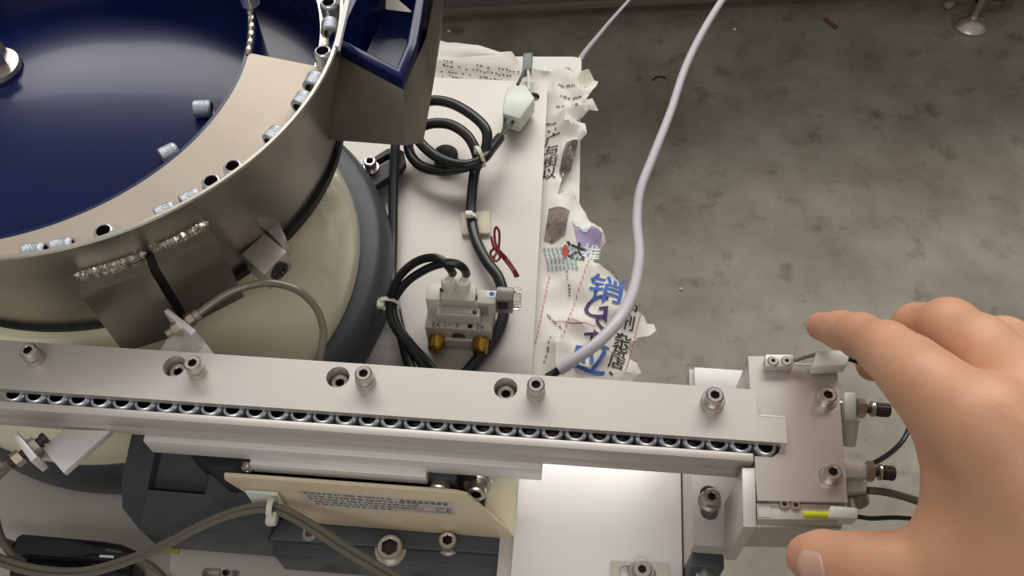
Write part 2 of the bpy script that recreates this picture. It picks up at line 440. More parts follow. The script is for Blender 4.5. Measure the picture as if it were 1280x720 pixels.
# ================================================================== bench, board, newspaper, base plate
wb = thing('workbench', 'grey steel bench carrying the white board and the feeder plate', 'bench', (-.35, .1, -.65))
b_ = bmesh.new(); hexa(b_, [Vector(p) for p in ((-.75, -.4, -.045), (.028, -.4, -.045), (.028, .49, -.045), (-.75, .49, -.045), (-.75, -.4, -.0125), (.028, -.4, -.0125), (.028, .49, -.0125), (-.75, .49, -.0125))])
obj('bench_top', b_, 'bench', wb)
for x in (-.72, -.01):
    for y in (-.37, .45):
        obj('leg', obox((x, y, -.3475), Vector((1, 0, 0)), Vector((0, 1, 0)), UP, .04, .04, .605, .001), 'bench', wb)
# white board with rounded corner
c0 = at(727, 71, -.008); c1 = at(724, 262, -.008)
bx = [Vector((-.72, -.38, -.008)), Vector((c1.x - .022, -.38, -.008))]
e1 = c0 + (c1 - c0).normalized() * .006; e2 = c0 + Vector((-.006, 0.0002, 0))
bx += [Vector((c1.x, c1.y, -.008)), e1, c0 + Vector((-.0008, -.0012, 0)), e2, Vector((-.72, c0.y + .02, -.008))]
tag(obj('white_board', prism(bx, .0045), 'board'), 'thin white plastic board under the newspaper with a rounded corner', 'board')

PAP = [(470, 40), (560, 54), (598, 60), (640, 71), (652, 84), (682, 92), (697, 88), (712, 93), (735, 96), (747, 113), (744, 121), (731, 141), (739, 139), (747, 151), (736, 150),
       (720, 160), (731, 164), (733, 177), (722, 188), (712, 196), (703, 225), (697, 247), (712, 240), (720, 250), (731, 268), (740, 286), (750, 292), (757, 309),
       (744, 318), (741, 331), (762, 346), (779, 363), (793, 388), (806, 394), (809, 402), (818, 402), (821, 412), (812, 422), (797, 424), (786, 432), (787, 447),
       (796, 455), (802, 466), (792, 476), (775, 500), (690, 520), (600, 520), (560, 300), (480, 150)]
def crumple(x, y):
    # flat below the plate, buckled outside it
    k = max(0.0, min(1.0, (x - (.003 + (y - .247) * .061) - .0008) / .012))
    if y > .487: k = max(k, min(1.0, (y - .487) / .012) * .5)
    n1 = noise.noise(Vector((x * 42, y * 30, 3.1))); n2 = noise.noise(Vector((x * 95, y * 80, 8.2)))
    rid = 1 - abs(noise.noise(Vector((x * 60 + 5, y * 46, 1.3)))) * 2
    big = 1.6 if y > .40 else 1.0
    rid2 = 1 - abs(noise.noise(Vector((x * 34 - y * 20, y * 34 + x * 24, 6.3)))) * 3.2
    h = (n1 * .0035 + n2 * .0022 + rid * .0026 + max(rid2, -.4) * .0028 + .002) * big
    drop = -max(0.0, x - .052) * .30
    z = -.0070 + k * max(0.0, h + .0012) + drop
    return z
bm = bmesh.new()
vs = [bm.verts.new(Vector((at(a, b, -.006).x, at(a, b, -.006).y, 0))) for a, b in PAP]
f = bm.faces.new(vs); bmesh.ops.triangulate(bm, faces=[f])
xs = [v.co.x for v in bm.verts]; ys = [v.co.y for v in bm.verts]
def cut(no, lo, hi, st):
    t = lo
    while t < hi:
        bmesh.ops.bisect_plane(bm, geom=bm.verts[:] + bm.edges[:] + bm.faces[:], plane_co=Vector(no) * t, plane_no=Vector(no)); t += st
cut((1, 0, 0), -.012, max(xs), .0026); cut((0, 1, 0), .20, max(ys), .0036)
for v in bm.verts: v.co.z = crumple(v.co.x, v.co.y)
# ragged lip curled up at the torn edge
for e in bm.edges:
    if len(e.link_faces) == 1:
        for v in e.verts:
            if v.co.x > .0: v.co.z += .0012 * noise.noise(v.co * 160)
bmesh.ops.triangulate(bm, faces=bm.faces)
fs = bm.faces[:]
ret = bmesh.ops.extrude_face_region(bm, geom=fs)
for g in ret['geom']:
    if isinstance(g, bmesh.types.BMVert): g.co.z -= .00022
news = thing('newspaper', 'crumpled torn newspaper sheet sticking out from under the aluminium plate', 'newspaper', (.02, .36, -.007))
obj('sheet', bm, 'paper', news, sm=True)
def glyph(s, px, py, h_px, m, rot=0, nm='print', bold=0.0):
    p = at(px, py, -.004); q = at(px, py + h_px, -.004); size = (p - q).length * 1.12
    a = math.radians(rot); ax = Vector((math.cos(a), math.sin(a), 0)); ay = Vector((-ax.y, ax.x, 0))
    return text(nm, s, m, news, p, ax, ay, size, crumple, .0007, bold)
for s, x, y, h, m, r, bd in (('销', 757, 368, 36, 'ink_blue', -14, .00022), ('G', 745, 389, 36, 'ink_purple', -8, .0001), ('S', 750, 412, 30, 'ink_purple', -12, .0001),
                             ('T', 738, 431, 27, 'ink_purple', -12, .0001), ('应', 735, 453, 40, 'ink_blue', -14, .00022)):
    glyph(s, x, y, h, m, r, 'headline_character', bd)
for s, x, y in (('中', 787, 387), ('剂', 783, 405), ('、', 781, 417), ('杂', 778, 426), ('货', 774, 441), ('店', 770, 458), ('、', 770, 470)):
    glyph(s, x, y, 17, 'ink', -14, 'print_character', .0001)
for s, x, y in (('广', 690, 176), ('与', 689, 189), ('街', 688, 203), ('以', 686, 217)):
    glyph(s, x, y, 13, 'ink', -8, 'print_character', .0001)
for s, x, y, h in (('达', 718, 320, 22), ('推', 739, 318, 17)):
    glyph(s, x, y, h, 'ink_white' if s == '推' else 'ink', -12, 'print_character', .0002)
def patch(px_list, m, nm, lift):
    b = bmesh.new(); ff = b.faces.new([b.verts.new(at(x, y, -.005)) for x, y in px_list])
    bmesh.ops.triangulate(b, faces=[ff])
    for _ in range(5):
        es = [e for e in b.edges if e.calc_length() > .0028]
        if es: bmesh.ops.subdivide_edges(b, edges=es, cuts=1); bmesh.ops.triangulate(b, faces=b.faces)
    for v in b.verts: v.co.z = crumple(v.co.x, v.co.y) + lift
    return obj(nm, b, m, news, sm=False)
patch([(686, 262), (712, 268), (706, 300), (690, 306), (680, 300)], 'ink_photo', 'printed_picture', .0005)
patch([(708, 186), (722, 186), (714, 214), (703, 226), (699, 216)], 'ink_photo', 'printed_picture', .0005)
patch([(716, 288), (728, 280), (740, 290), (752, 300), (750, 310), (738, 324), (722, 312)], 'ink_lilac', 'printed_picture', .0004)
def blob(x, y, rx, ry): return [(x + rx * math.cos(t * math.pi / 8), y + ry * math.sin(t * math.pi / 8)) for t in range(16)]
patch(blob(722, 284, 7, 7), 'ink_white', 'printed_picture', .0008); patch(blob(731, 290, 7, 7), 'ink_white', 'printed_picture', .0008)
patch(blob(706, 320, 4, 9), 'ink_red', 'printed_picture', .0008)
b = bmesh.new(); rr = random.Random(4)
def dash(b, x, y, w, h, jit=0):
    q = [at(x, y, -.005), at(x + w, y + w * .12, -.005), at(x + w, y + w * .12 + h, -.005), at(x, y + h, -.005)]
    vv = [b.verts.new(Vector((p.x, p.y, crumple(p.x, p.y) + .0007))) for p in q]; b.faces.new(vv)
for i in range(9):
    for j in range(5):
        x, y = 679 + i * 5 + j * 1.2, 309 + j * 6.5 + i * .8
        if x < 722: dash(b, x, y, 3, 4)
o = obj('printed_dots', b, 'ink_teal', news, sm=False); o['kind'] = 'stuff'
b = bmesh.new()
for (x0, y0, n, w) in ((549, 78, 22, 4.6), (549, 83, 20, 4.6), (550, 88, 21, 4.4), (551, 93, 11, 4.4)):
    for i in range(n):
        if rr.random() < .8: dash(b, x0 + i * w + rr.random(), y0 + i * .55 + rr.random() * .8, 2.2 + rr.random() * 1.4, 1.5)
for (x0, y0, dx, dy, n) in ((697, 108, 3.2, .9, 12), (700, 122, 3, 1.2, 10), (692, 132, 3, 1.4, 10), (706, 345, .5, 3.4, 9), (683, 395, 2, 2.4, 9), (686, 425, -.8, 3, 10), (676, 150, 2.8, 1.0, 7), (678, 160, 2.8, 1.0, 6)):
    for i in range(n):
        if rr.random() < .85: dash(b, x0 + i * dx + rr.random(), y0 + i * dy, 1.5 + rr.random() * 1.5, 1.6 + rr.random())
o = obj('fine_print', b, 'ink_soft', news, sm=False); o['kind'] = 'stuff'
b = bmesh.new()
for (p, q) in (((686, 345), (668, 430)), ((800, 392), (780, 470)), ((735, 330), (700, 430)), ((690, 405), (745, 412))):
    for i in range(14):
        x = p[0] + (q[0] - p[0]) * i / 14; y = p[1] + (q[1] - p[1]) * i / 14
        dash(b, x, y, .9 if abs(q[1] - p[1]) > 20 else 4, 4.5 if abs(q[1] - p[1]) > 20 else .9)
o = obj('column_rules', b, 'ink_red', news, sm=False); o['kind'] = 'stuff'

# machined base plate
r1 = at(685, 104, 0); r2 = at(665, 465, 0); dr = (r2 - r1).normalized()
low = r1 + dr * .52
tl = at(545, 97, 0)
outl = [low, r1 + dr * .002, r1 + Vector((-.003, .0012, 0)), tl, tl + Vector((-.55, .016, 0)), Vector((-.62, low.y, 0))]
bp_ = thing('base_plate', 'ground aluminium base plate under the bowl feeder and valve', 'plate', (-.2, .25, -.0062))
hc = at(667, 121, 0)
obj('plate', prism(outl, .0062, [circ(hc, .0042, 20)]), 'alu_plate', bp_)
obj('hole_insert', prism(circ(hc + Vector((0, 0, -.002)), .0041, 20), .003), 'dark_screw', bp_, label='dark bolt hole near the corner')

# ================================================================== vibratory bowl
A = Vector((-.214, .333, 0)); RIM, RR = .177, .1315
B = Vector((-.2358, .3236, 0)); RI = .1084
def polar(c, r, a, z): return Vector((c.x + r * math.cos(a), c.y + r * math.sin(a), z))
def r_inner(a):                        # distance from A to the inner track edge in direction a
    d = Vector((math.cos(a), math.sin(a), 0)); m = A - B
    bq = m.dot(d); cq = m.length_squared - RI ** 2
    return -bq + math.sqrt(max(0, bq * bq - cq))
bowl = thing('feeder_bowl', 'round vibratory bowl with blue lined floor and steel track', 'bowl', (A.x, A.y, .105))
TA = Matrix.Translation(A); TB = Matrix.Translation(B)
WB, ZB = .1165, .1055                   # wall radius and height at the bottom
def wall_r(z): return WB + (RR - WB) * max(0, min(1, (z - ZB) / (RIM - ZB)))
bm = lathe([(WB, ZB), (RR, RIM - .0006), (RR - .0006, RIM), (RR - .0020, RIM), (RR - .0024, RIM - .0005), (WB - .0024, ZB), (WB, ZB)], 160, mtx=TA, cap0=False, cap1=False)
bmesh.ops.remove_doubles(bm, verts=bm.verts, dist=1e-6)
obj('outer_wall', bm, 'steel', bowl)
obj('gap_ring', lathe([(WB + .0005, .1000), (WB + .0025, .1006), (WB + .0025, .1050), (WB + .0005, .1054)], 120, mtx=TA), 'black', bowl)  # black ring stands in for the shaded gap under the bowl wall
obj('underside', lathe([(.05, ZB - .0004), (WB - .002, ZB - .0004), (WB - .002, ZB + .0016), (.05, ZB + .0016)], 96, mtx=TA), 'black', bowl)
# blue floor (slightly domed), inner wall
obj('bowl_floor', lathe([(.104, .1405), (.085, .1440), (.055, .1480), (.020, .1505), (.004, .1508)], 96, mtx=TB, cap0=False), 'blue', bowl)
bm = lathe([(RI - .006, .138), (RI - .0045, .142), (RI - .0012, .168), (RI - .0004, .1698), (RI + .0016, .1698), (RI + .0022, .168), (RI + .0022, .138), (RI - .006, .138)], 160, mtx=TB, cap0=False, cap1=False)
bmesh.ops.remove_doubles(bm, verts=bm.verts, dist=1e-6)
obj('inner_wall', bm, 'blue', bowl)
aE = (at(345, 75, .167) - A); aE = math.atan2(aE.y, aE.x)
def sector(a0, a1, rin, rout, zin, zout, th, n=90):
    bm = bmesh.new(); prev = None
    for i in range(n + 1):
        a = a0 + (a1 - a0) * i / n; ro = rout(a) if callable(rout) else rout; ri = min(rin(a) if callable(rin) else rin, ro - .001)
        cur = [bm.verts.new(polar(A, ri, a, zin)), bm.verts.new(polar(A, ro, a, zout)), bm.verts.new(polar(A, ro, a, zout - th)), bm.verts.new(polar(A, ri, a, zin - th))]
        if prev:
            for k in range(4): bm.faces.new((prev[k], prev[(k + 1) % 4], cur[(k + 1) % 4], cur[k]))
        else: bm.faces.new(cur)
        prev = cur
    bm.faces.new(list(reversed(prev))); return bm
ROUT = RR - .0034
obj('track', sector(math.radians(-175), aE, lambda a: r_inner(a) + .0016, ROUT, .1702, .1635, .002), 'track', bowl)
obj('ledge', sector(aE + .002, aE + math.radians(75), ROUT - .0105, ROUT, .1630, .1625, .002), 'weld', bowl)
obj('groove_floor', sector(aE - .1, aE + math.radians(150), lambda a: r_inner(a) + .002, .1175, .126, .126, .002), 'blue', bowl)
obj('groove_inner_wall', sector(aE - .1, aE + math.radians(110), lambda a: r_inner(a) + .0012, lambda a: r_inner(a) + .0028, .168, .168, .044), 'blue', bowl)
obj('groove_lining', sector(aE - .1, aE + math.radians(150), .1178, .1252, .1262, .1600, .0012), 'blue', bowl)
bm = bmesh.new(); prev = None  # unseen wall added so the bowl floor mirrors a dark arc
for i in range(61):
    t_ = i / 60; a = aE + .75 + t_ * 2.3; h_ = .036 * min(1, t_ * 2.2) ** .8
    d_ = Vector((math.cos(a), math.sin(a), 0)); pin = A + d_ * (r_inner(a) - .0004); po = A + d_ * (r_inner(a) + .0022)
    cur = [bm.verts.new(q + Vector((0, 0, z_))) for q, z_ in ((pin, .1685), (pin, .1698 + h_), (po, .1698 + h_), (po, .1685))]
    if prev:
        for k_ in range(4): bm.faces.new((prev[k_], prev[(k_ + 1) % 4], cur[(k_ + 1) % 4], cur[k_]))
    else: bm.faces.new(cur)
    prev = cur
bm.faces.new(list(reversed(prev)))
obj('dark_reflection_wall', bm, 'blue', bowl)
for i in range(9):
    a = aE + .02 + i * .062; p = polar(A, r_inner(a) + .0012, a, .1702)
    b = bmesh.new(); bmesh.ops.create_icosphere(b, subdivisions=2, radius=.0021)
    for v in b.verts: v.co = Vector((v.co.x * .8, v.co.y * 1.5, v.co.z * .7)) + p
    obj('weld_dot', b, 'weld', bowl)
# centre bolt
p = at(-6, 86, .151)
obj('washer', lathe([(.0122, .1505), (.0128, .152), (.0122, .1538), (.0088, .1542)], 40, mtx=Matrix.Translation((p.x, p.y, 0))), 'screw', bowl)
obj('hex_bolt', lathe([(.0085, .154), (.0085, .1556), (hexr(.016), .1556), (hexr(.016), .1615), (hexr(.0148), .1628)], 36, mtx=Matrix.Translation((p.x, p.y, 0)) @ Matrix.Rotation(.3, 4, 'Z')), 'screw', bowl)

def onwall(px, py):
    lo, hi = .10, .20
    for _ in range(40):
        z = (lo + hi) / 2; q = at(px, py, z); d = (Vector((q.x, q.y, 0)) - A).length
        if d > wall_r(z): hi = z       # outside the wall here: follow the sight line down to it
        else: lo = z
    return at(px, py, (lo + hi) / 2)
# welded vertical plates below the rim with a dark slot between them
def wplate(pa, pb, out, h, nm):
    zt = (onwall(*pa).z + onwall(*pb).z) / 2
    da, db = at(*pa, zt) - A, at(*pb, zt) - A; a0 = math.atan2(da.y, da.x); a1 = math.atan2(db.y, db.x)
    inner = [polar(A, wall_r(zt) - .001, a0 + (a1 - a0) * i / 6, zt) for i in range(7)]
    om = (a0 + a1) / 2; nr = Vector((math.cos(om), math.sin(om), 0))
    o0 = polar(A, wall_r(zt) + out, a0, zt); o1 = polar(A, wall_r(zt) + out, a1, zt)
    obj(nm, prism(inner + [o1, o0], h), 'steel', bowl)
    return zt, a0, a1
z1, a0, a1 = wplate((100, 346), (179, 314), .0105, .047, 'welded_plate')
z2, a2, a3 = wplate((189, 310), (256, 280), .0105, .044, 'welded_plate')
zs = (z1 + z2) / 2
obj('slot_strip', prism([polar(A, wall_r(zs) + o, a, zs - .001) for o, a in ((-.001, a1), (-.001, a2), (.0075, a2), (.0075, a1))], .046), 'black', bowl)
b = bmesh.new()
for i in range(34):
    t = i / 33; a = a0 + (a3 - a0) * t
    if a1 + .006 < a < a2 - .006: continue
    zz = z1 + (z2 - z1) * t; q = polar(A, wall_r(zz) + .0008, a, zz + .0006)
    s = bmesh.ops.create_icosphere(b, subdivisions=1, radius=.0019)
    for v in s['verts']: v.co = v.co * (1 + .3 * random.random()) + q
obj('weld_bead', b, 'weld', bowl)
# clamp block with a screw hole, on the wall
q0 = onwall(322, 300); zt = q0.z + .001
top = [at(301, 318, zt), at(331, 291, zt), at(358, 314, zt), at(330, 343, zt)]
ctr = sum(top, Vector()) / 4; ax1 = (top[2] - top[1]).normalized(); ay1 = (top[1] - top[0]).normalized()
obj('clamp_block', prism(top, .013, b=.0005), 'alu_head', bowl)
tp2 = [at(334, 288, zt - .001), at(348, 276, zt - .001), at(357, 296, zt - .001), at(352, 307, zt - .001)]
obj('clamp_lug', prism(tp2, .012, b=.0005), 'alu_head', bowl)
hp = (top[2] + top[3]) / 2 + Vector((0, 0, -.006)) + ax1 * .0003
obj('clamp_hole', lathe([(.0046, 0), (.0048, .0006), (.0030, .0006), (.0028, .0001)], 24, mtx=frame(hp, ax1)), 'gblack', bowl)

# discharge pocket: steel box with blue lining on the right of the bowl
zt, zb = .166, .127
T = [at(411, 50, zt), at(502, 98, zt), at(519, 55, zt), at(538, -45, zt), at(470, -75, zt)]
O = [t_ + Vector((0, 0, -.0066)) for t_ in T]
Bt = [at(376, 172, zb), at(506, 182, zb), at(529, 178, zb), at(552, 40, zb), at(470, 30, zb)]
bm = bmesh.new()
Ov = [bm.verts.new(p) for p in (O[0], O[1], O[2].lerp(O[3], .2) + Vector((.0030, 0, 0)), O[3] + Vector((.0036, 0, 0)), O[4])]; Bv = [bm.verts.new(p) for p in Bt]
Mv = [bm.verts.new(p) for p in (at(394, 110, .148), at(505, 142, .148), at(541, 110, .148), at(556, -30, .148), at(470, -40, .148))]
for U, L in ((Ov, Mv), (Mv, Bv)):
    for i in range(5): bm.faces.new((U[i], U[(i + 1) % 5], L[(i + 1) % 5], L[i]))
bm.faces.new(Bv)
obj('pocket_shell', bm, 'steel', bowl, sm=True)
# blue lip and lining
def inset(P, d):
    c = sum(P, Vector()) / len(P); out = []
    for i in range(len(P)):
        a, b_, c_ = P[i - 1], P[i], P[(i + 1) % len(P)]
        n1 = (b_ - a).normalized(); n2 = (c_ - b_).normalized(); n1 = Vector((-n1.y, n1.x, 0)); n2 = Vector((-n2.y, n2.x, 0))
        bis = (n1 + n2).normalized(); out.append(b_ + bis * (d / max(.3, bis.dot(n1))))
    return out
SGN = 1 if (inset(T, .004)[0] - sum(T, Vector()) / 5).length < (T[0] - sum(T, Vector()) / 5).length else -1
I = inset(T, .0042 * SGN)
bm = bmesh.new()
rings = [[p + Vector((0, 0, -.0070)) for p in inset(T, .0004 * SGN)], [p + Vector((0, 0, -.0066)) for p in inset(T, -.0007 * SGN)], inset(T, -.0005 * SGN), [p + Vector((0, 0, .0006)) for p in [t.lerp(i, .5) for t, i in zip(T, I)]], I, [p + Vector((0, 0, -.033)) for p in I]]
rv = [[bm.verts.new(p) for p in R] for R in rings]
for U, L in zip(rv, rv[1:]):
    for i in range(5): bm.faces.new((U[i], U[(i + 1) % 5], L[(i + 1) % 5], L[i]))
bm.faces.new(rv[-1])
bmesh.ops.recalc_face_normals(bm, faces=bm.faces); bevel(bm, .0008, 2, 50)
obj('pocket_lining', bm, 'blue', bowl)
e0, e1 = at(421, 57, RIM), at(436, -10, RIM)
obj('pocket_edge_highlight', prism([at(418, 57, RIM + .0006), at(423.5, 58, RIM + .0006), at(440, -14, RIM + .0006), at(434, -14, RIM + .0006)], .003), 'wpad', bowl, label='lit steel edge of the blue pocket, painted white')  # white strip paints the glare on the lit bowl rim

# ------------------------------------------------------------------ drive unit under the bowl
D = Vector((-.2141, .3107, 0)); TD = Matrix.Translation(D)
drv = thing('bowl_drive', 'cream cylindrical drive unit with dark grey base ring under the bowl', 'drive unit', (D.x, D.y, 0))
obj('base_ring', lathe([(.1325, .0005), (.1350, .002), (.1353, .013), (.1340, .020), (.1305, .0275), (.127, .0300), (.119, .0306)], 120, mtx=TD), 'dgrey', drv)
obj('housing', lathe([(.1200, .0308), (.1208, .034), (.1195, .044), (.1150, .060), (.108, .080), (.101, .094), (.090, .1035)], 120, mtx=Matrix.Translation((-.2180, .3025, 0)) @ Matrix.Diagonal((1.022, 1.022, 1, 1))), 'cream', drv)
obj('hub', lathe([(.045, .1042), (.045, .1053)], 60, mtx=TD), 'black', drv)
# slotted hold-down bracket, bolt, rubber foot
br = thing('hold_down_bracket', 'black slotted bracket clamping the drive base, left of the coiled cable', 'bracket', tuple(at(468, 208, 0)))
zt = .012
P = [at(440, 214, zt), at(484, 186, zt), at(496, 184, zt), at(505, 190, zt), at(507, 201, zt), at(502, 210, zt), at(462, 236, zt)]
sd = (at(490, 193, zt) - at(455, 213, zt)); sm_ = (at(494, 191, zt) + at(452, 216, zt)) / 2
obj('arm', prism(P, .006, [slot(sm_, sd, .016, .0026)]), 'black', br)
obj('packing', prism([p + Vector((0, 0, -.0063)) for p in [at(446, 216, zt), at(456, 210, zt), at(470, 226, zt), at(460, 232, zt)]], .0055), 'black', br)
screw(br, at(464, 210, .0121), .0040, .006, .004, washer=.0055, wh=.0012)
kn = thing('rubber_stop', 'round black rubber stop on the plate inside the cable coil', 'stop', tuple(at(558, 202, 0)))
k0 = at(558, 203, 0)
obj('rubber_body', lathe([(.0080, .0002), (.0082, .008), (.0072, .0095)], 32, mtx=Matrix.Translation((k0.x, k0.y, 0))), 'black', kn)

# ------------------------------------------------------------------ sleeves being fed (knurled zinc inserts)
def sleeve_mesh(n, R=.00435, r=.0027, h=.0088, mt='zinc'):
    kn_ = lambda a: R - (.00014 if int(a * 36 / (2 * math.pi) + .01) % 2 else 0)
    bm = lathe([(R - .0007, 0), (R, .0006), (kn_, .0009), (kn_, h - .0022), (R, h - .0019), (R - .00035, h - .0009), (R - .0008, h - .0003), (R - .0013, h), (r + .0003, h), (r, h - .0004), (r, .0), (R - .0007, 0)], 36, cap0=False, cap1=False)
    bmesh.ops.remove_doubles(bm, verts=bm.verts, dist=1e-7)
    me_ = mesh_of(bm, n, mt); me_.materials.append(M['dark_screw'])
    for p_ in me_.polygons:  # bore faces coloured dark: dark threads and the shade inside
        if all(math.hypot(me_.vertices[i].co.x, me_.vertices[i].co.y) < r + .0001 for i in p_.vertices): p_.material_index = 1
    return me_
SLV = sleeve_mesh('sleeve', mt='zinc'); SLK = sleeve_mesh('knurled_sleeve', .0042, .0026, .0085, 'zinc_soft')
def sleeve(px, py, z, lying, label, group, yaw=None, me=None):
    p = at(px, py, z); me = me or SLK
    if lying:
        d = p - A; a = math.atan2(d.y, d.x) + math.pi / 2 if yaw is None else yaw
        q = Vector((math.cos(a), math.sin(a), 0)).to_track_quat('Z', 'Y'); L = .00425
        p = p - Vector((math.cos(a), math.sin(a), 0)) * L
    else: q = Quaternion(); p.z -= .0043
    o = put('sleeve', me, None, p, q); tag(o, label, 'sleeve', group); return o
def sleeve_ring(px, py, lying, label, dr=.0047, zoff=None, z0=.1642, group='knurled sleeves on the bowl track'):
    """stands on the track against the outer wall at the bearing seen in the photograph"""
    p = at(px, py, z0 + .006); d = p - A; a = math.atan2(d.y, d.x)
    r = ROUT - dr; c = polar(A, r, a, z0)
    if lying:
        ax = Vector((-math.sin(a), math.cos(a), 0)); q = ax.to_track_quat('Z', 'Y'); pos = c - ax * .00425 + Vector((0, 0, .0043))
    else: q = Quaternion(); pos = c
    o = put('sleeve', SLK if lying else SLV, None, pos, q); tag(o, label, 'sleeve', group); return o
sleeve_ring(412, 8, False, 'pale upright zinc sleeve at the top edge, beside the blue pocket')
sleeve_ring(406, 31, True, 'lying knurled zinc sleeve between two upright ones beside the blue pocket')
sleeve_ring(397, 68, False, 'upright zinc sleeve with open dark bore just past the end of the steel track')
sleeve_ring(378, 97, True, 'lying zinc sleeve at the corner where the steel track ends')
sleeve_ring(367, 121, True, 'lying zinc sleeve, second along the track below the track end')
sleeve_ring(334, 163, True, 'single lying zinc sleeve on the steel track above the steel clamp block')
sleeve_ring(290, 210, False, 'upright zinc sleeve with dark bore, upper one of the pair above the weld')
sleeve_ring(263, 228, False, 'upright zinc sleeve with dark bore, lower one of the pair above the weld')
sleeve_ring(236, 244, True, 'lying zinc sleeve just left of the two upright sleeves on the track')
sleeve_ring(206, 262, True, 'lying zinc sleeve above the black slot of the welded plates')
sleeve_ring(131, 290, False, 'upright zinc sleeve alone above the left end of the weld')
sleeve_ring(77, 303, True, 'lying zinc sleeve near the left edge, right one of two in line')
sleeve_ring(43, 308, True, 'leftmost lying zinc sleeve on the bowl track')
s1 = sleeve(254, 136, .1475, True, 'lying knurled zinc sleeve on the blue floor near the track', 'sleeves on the blue bowl floor', yaw=.1)
s2 = sleeve(212, 192, .1475, True, 'zinc sleeve on the blue floor half hidden by the track edge', 'sleeves on the blue bowl floor', yaw=.65)
sleeve(311, -4, .1755, False, 'zinc sleeve standing on the inner rim at the top edge', 'sleeves on the blue bowl floor', me=SLV)

# ================================================================== linear feeder under the rail
lf = thing('linear_feeder', 'linear vibratory drive with cream side panel and dark grey base below the rail', 'drive unit', tuple(fr(120, -20, 0)))
zt = .050
P = [at(152, 634, zt), at(174, 662, zt), at(338, 675, zt), at(640, 694, zt), fr(213, 8, 50), fr(100, -4, 50), fr(70, -10, 50), fr(45, -17, 50), fr(29, -29, 50)]
obj('base_casting', prism(P, .0262, b=.0012), 'dgrey', lf)
P = pix([(168, 528, 92), (152, 600, 67), (153, 635, 53), (175, 661, 51), (335, 674, 51), (345, 640, 62), (268, 576, 84), (270, 540, 92)])
hole = pix([(196, 556, 84), (184, 612, 63), (256, 618, 63), (264, 570, 82)])
bm = bmesh.new(); es = []; loops = []
for L in (P, hole):
    vs = [bm.verts.new(p) for p in L]; loops.append(vs); es += [bm.edges.new((vs[i], vs[(i + 1) % len(vs)])) for i in range(len(vs))]
bmesh.ops.triangle_fill(bm, edges=es, use_beauty=True)
for vs, zz in zip(loops, (.0245, None)):
    lowv = [bm.verts.new((v.co.x, v.co.y, zz if zz else v.co.z - .007)) for v in vs]
    for i in range(len(vs)): bm.faces.new((vs[i], vs[(i + 1) % len(vs)], lowv[(i + 1) % len(vs)], lowv[i]))
    bm.faces.new(lowv)
obj('end_casting', bm, 'dgrey', lf, sm=False)
obj('spring_cover', prism([fr(68, -4, 96), fr(68, -22, 96), fr(84, -31, 96), fr(104, -31, 96), fr(104, -4, 96)], .046, b=.001), 'black', lf)
obj('base_ledge', fbox(102, 212, -50.5, -20, 22, 47.5, .001), 'dgrey', lf)
# leaf spring block and its bolts inside the open end
obj('spring_block', fbox(104, 196, -28, -2, 47, 101, .001), 'black', lf)
obj('spring_clamp', fbox(176, 188, -31, -8, 92, 103, .0006), 'dgrey', lf)
for u, w in ((181, 98), (196, 92)):
    screw(lf, fr(u, -31 if u < 190 else -27.5, w), .0042, .005, .004, axis=-RV + UP * .35, name='clamp_bolt', washer=.0062 if u > 190 else 0, wh=.0015)
# cream side panel: sheet parallelogram in the vertical plane plus a folded foot
def panel_pts(v): return [fr(92, v, 103), fr(188, v, 103), fr(193, v, 101), fr(212.5, v, 52), fr(210.5, v, 50), fr(116, v, 51), fr(110, v, 58), fr(111, v, 64), fr(99, v, 77), fr(91, v, 98)]
f0 = panel_pts(-36.6); bm = bmesh.new()
va = [bm.verts.new(p) for p in f0]; vb = [bm.verts.new(p + RV * .0018) for p in f0]
bm.faces.new(va); bm.faces.new(list(reversed(vb)))
for i in range(len(va)): bm.faces.new((va[i], va[(i + 1) % len(va)], vb[(i + 1) % len(vb)], vb[i]))
bmesh.ops.recalc_face_normals(bm, faces=bm.faces); bevel(bm, .0005)
obj('side_panel', bm, 'cream_mat', lf)
P = [at(612, 592, .075), at(646, 592, .075), at(644, 672, .058), at(606, 636, .066)]
obj('end_panel', prism([p for p in P], .0016), 'cream', lf)
# rating label on the panel
lv = -36.6 - .12
lb = bmesh.new(); hexa(lb, [fr(121, lv, 76), fr(187, lv, 76), fr(187, lv + .1, 76), fr(121, lv + .1, 76), fr(121, lv, 93), fr(187, lv, 93), fr(187, lv + .1, 93), fr(121, lv + .1, 93)])
for v in lb.verts:                      # follows the slant of the panel
    pass
lab = obj('rating_label', lb, 'label', lf)
b = bmesh.new(); r5 = random.Random(11)
def dashv(b, u, w, du, dw):
    vv = [b.verts.new(fr(uu, lv - .12, ww)) for uu, ww in ((u, w), (u + du, w), (u + du, w + dw), (u, w + dw))]; b.faces.new(vv)
for row, (w, u0, u1) in enumerate(((90, 123, 160), (86.6, 124, 172), (83.5, 124, 170), (80.5, 126, 166), (77.6, 126, 160))):
    u = u0
    while u < u1:
        d = r5.uniform(.8, 2.6); dashv(b, u, w, d, 1.5); u += d + r5.uniform(.3, 1.3)
dashv(b, 163, 84.6, 22, .35); dashv(b, 163, 79.0, 22, .35)
for i in range(8): dashv(b, 164 + i * 2.6, 88.0, 1.9, 3.0)
for i in range(6): dashv(b, 164 + i * 1.6, 81, 1.1, 1.2)
o = obj('label_print', b, 'ink_soft', lab); o['kind'] = 'stuff'
text('certification_mark', 'CE', 'ink_soft', lab, fr(182, lv - .1, 81.6), RU, UP, .0062, None, .00012)
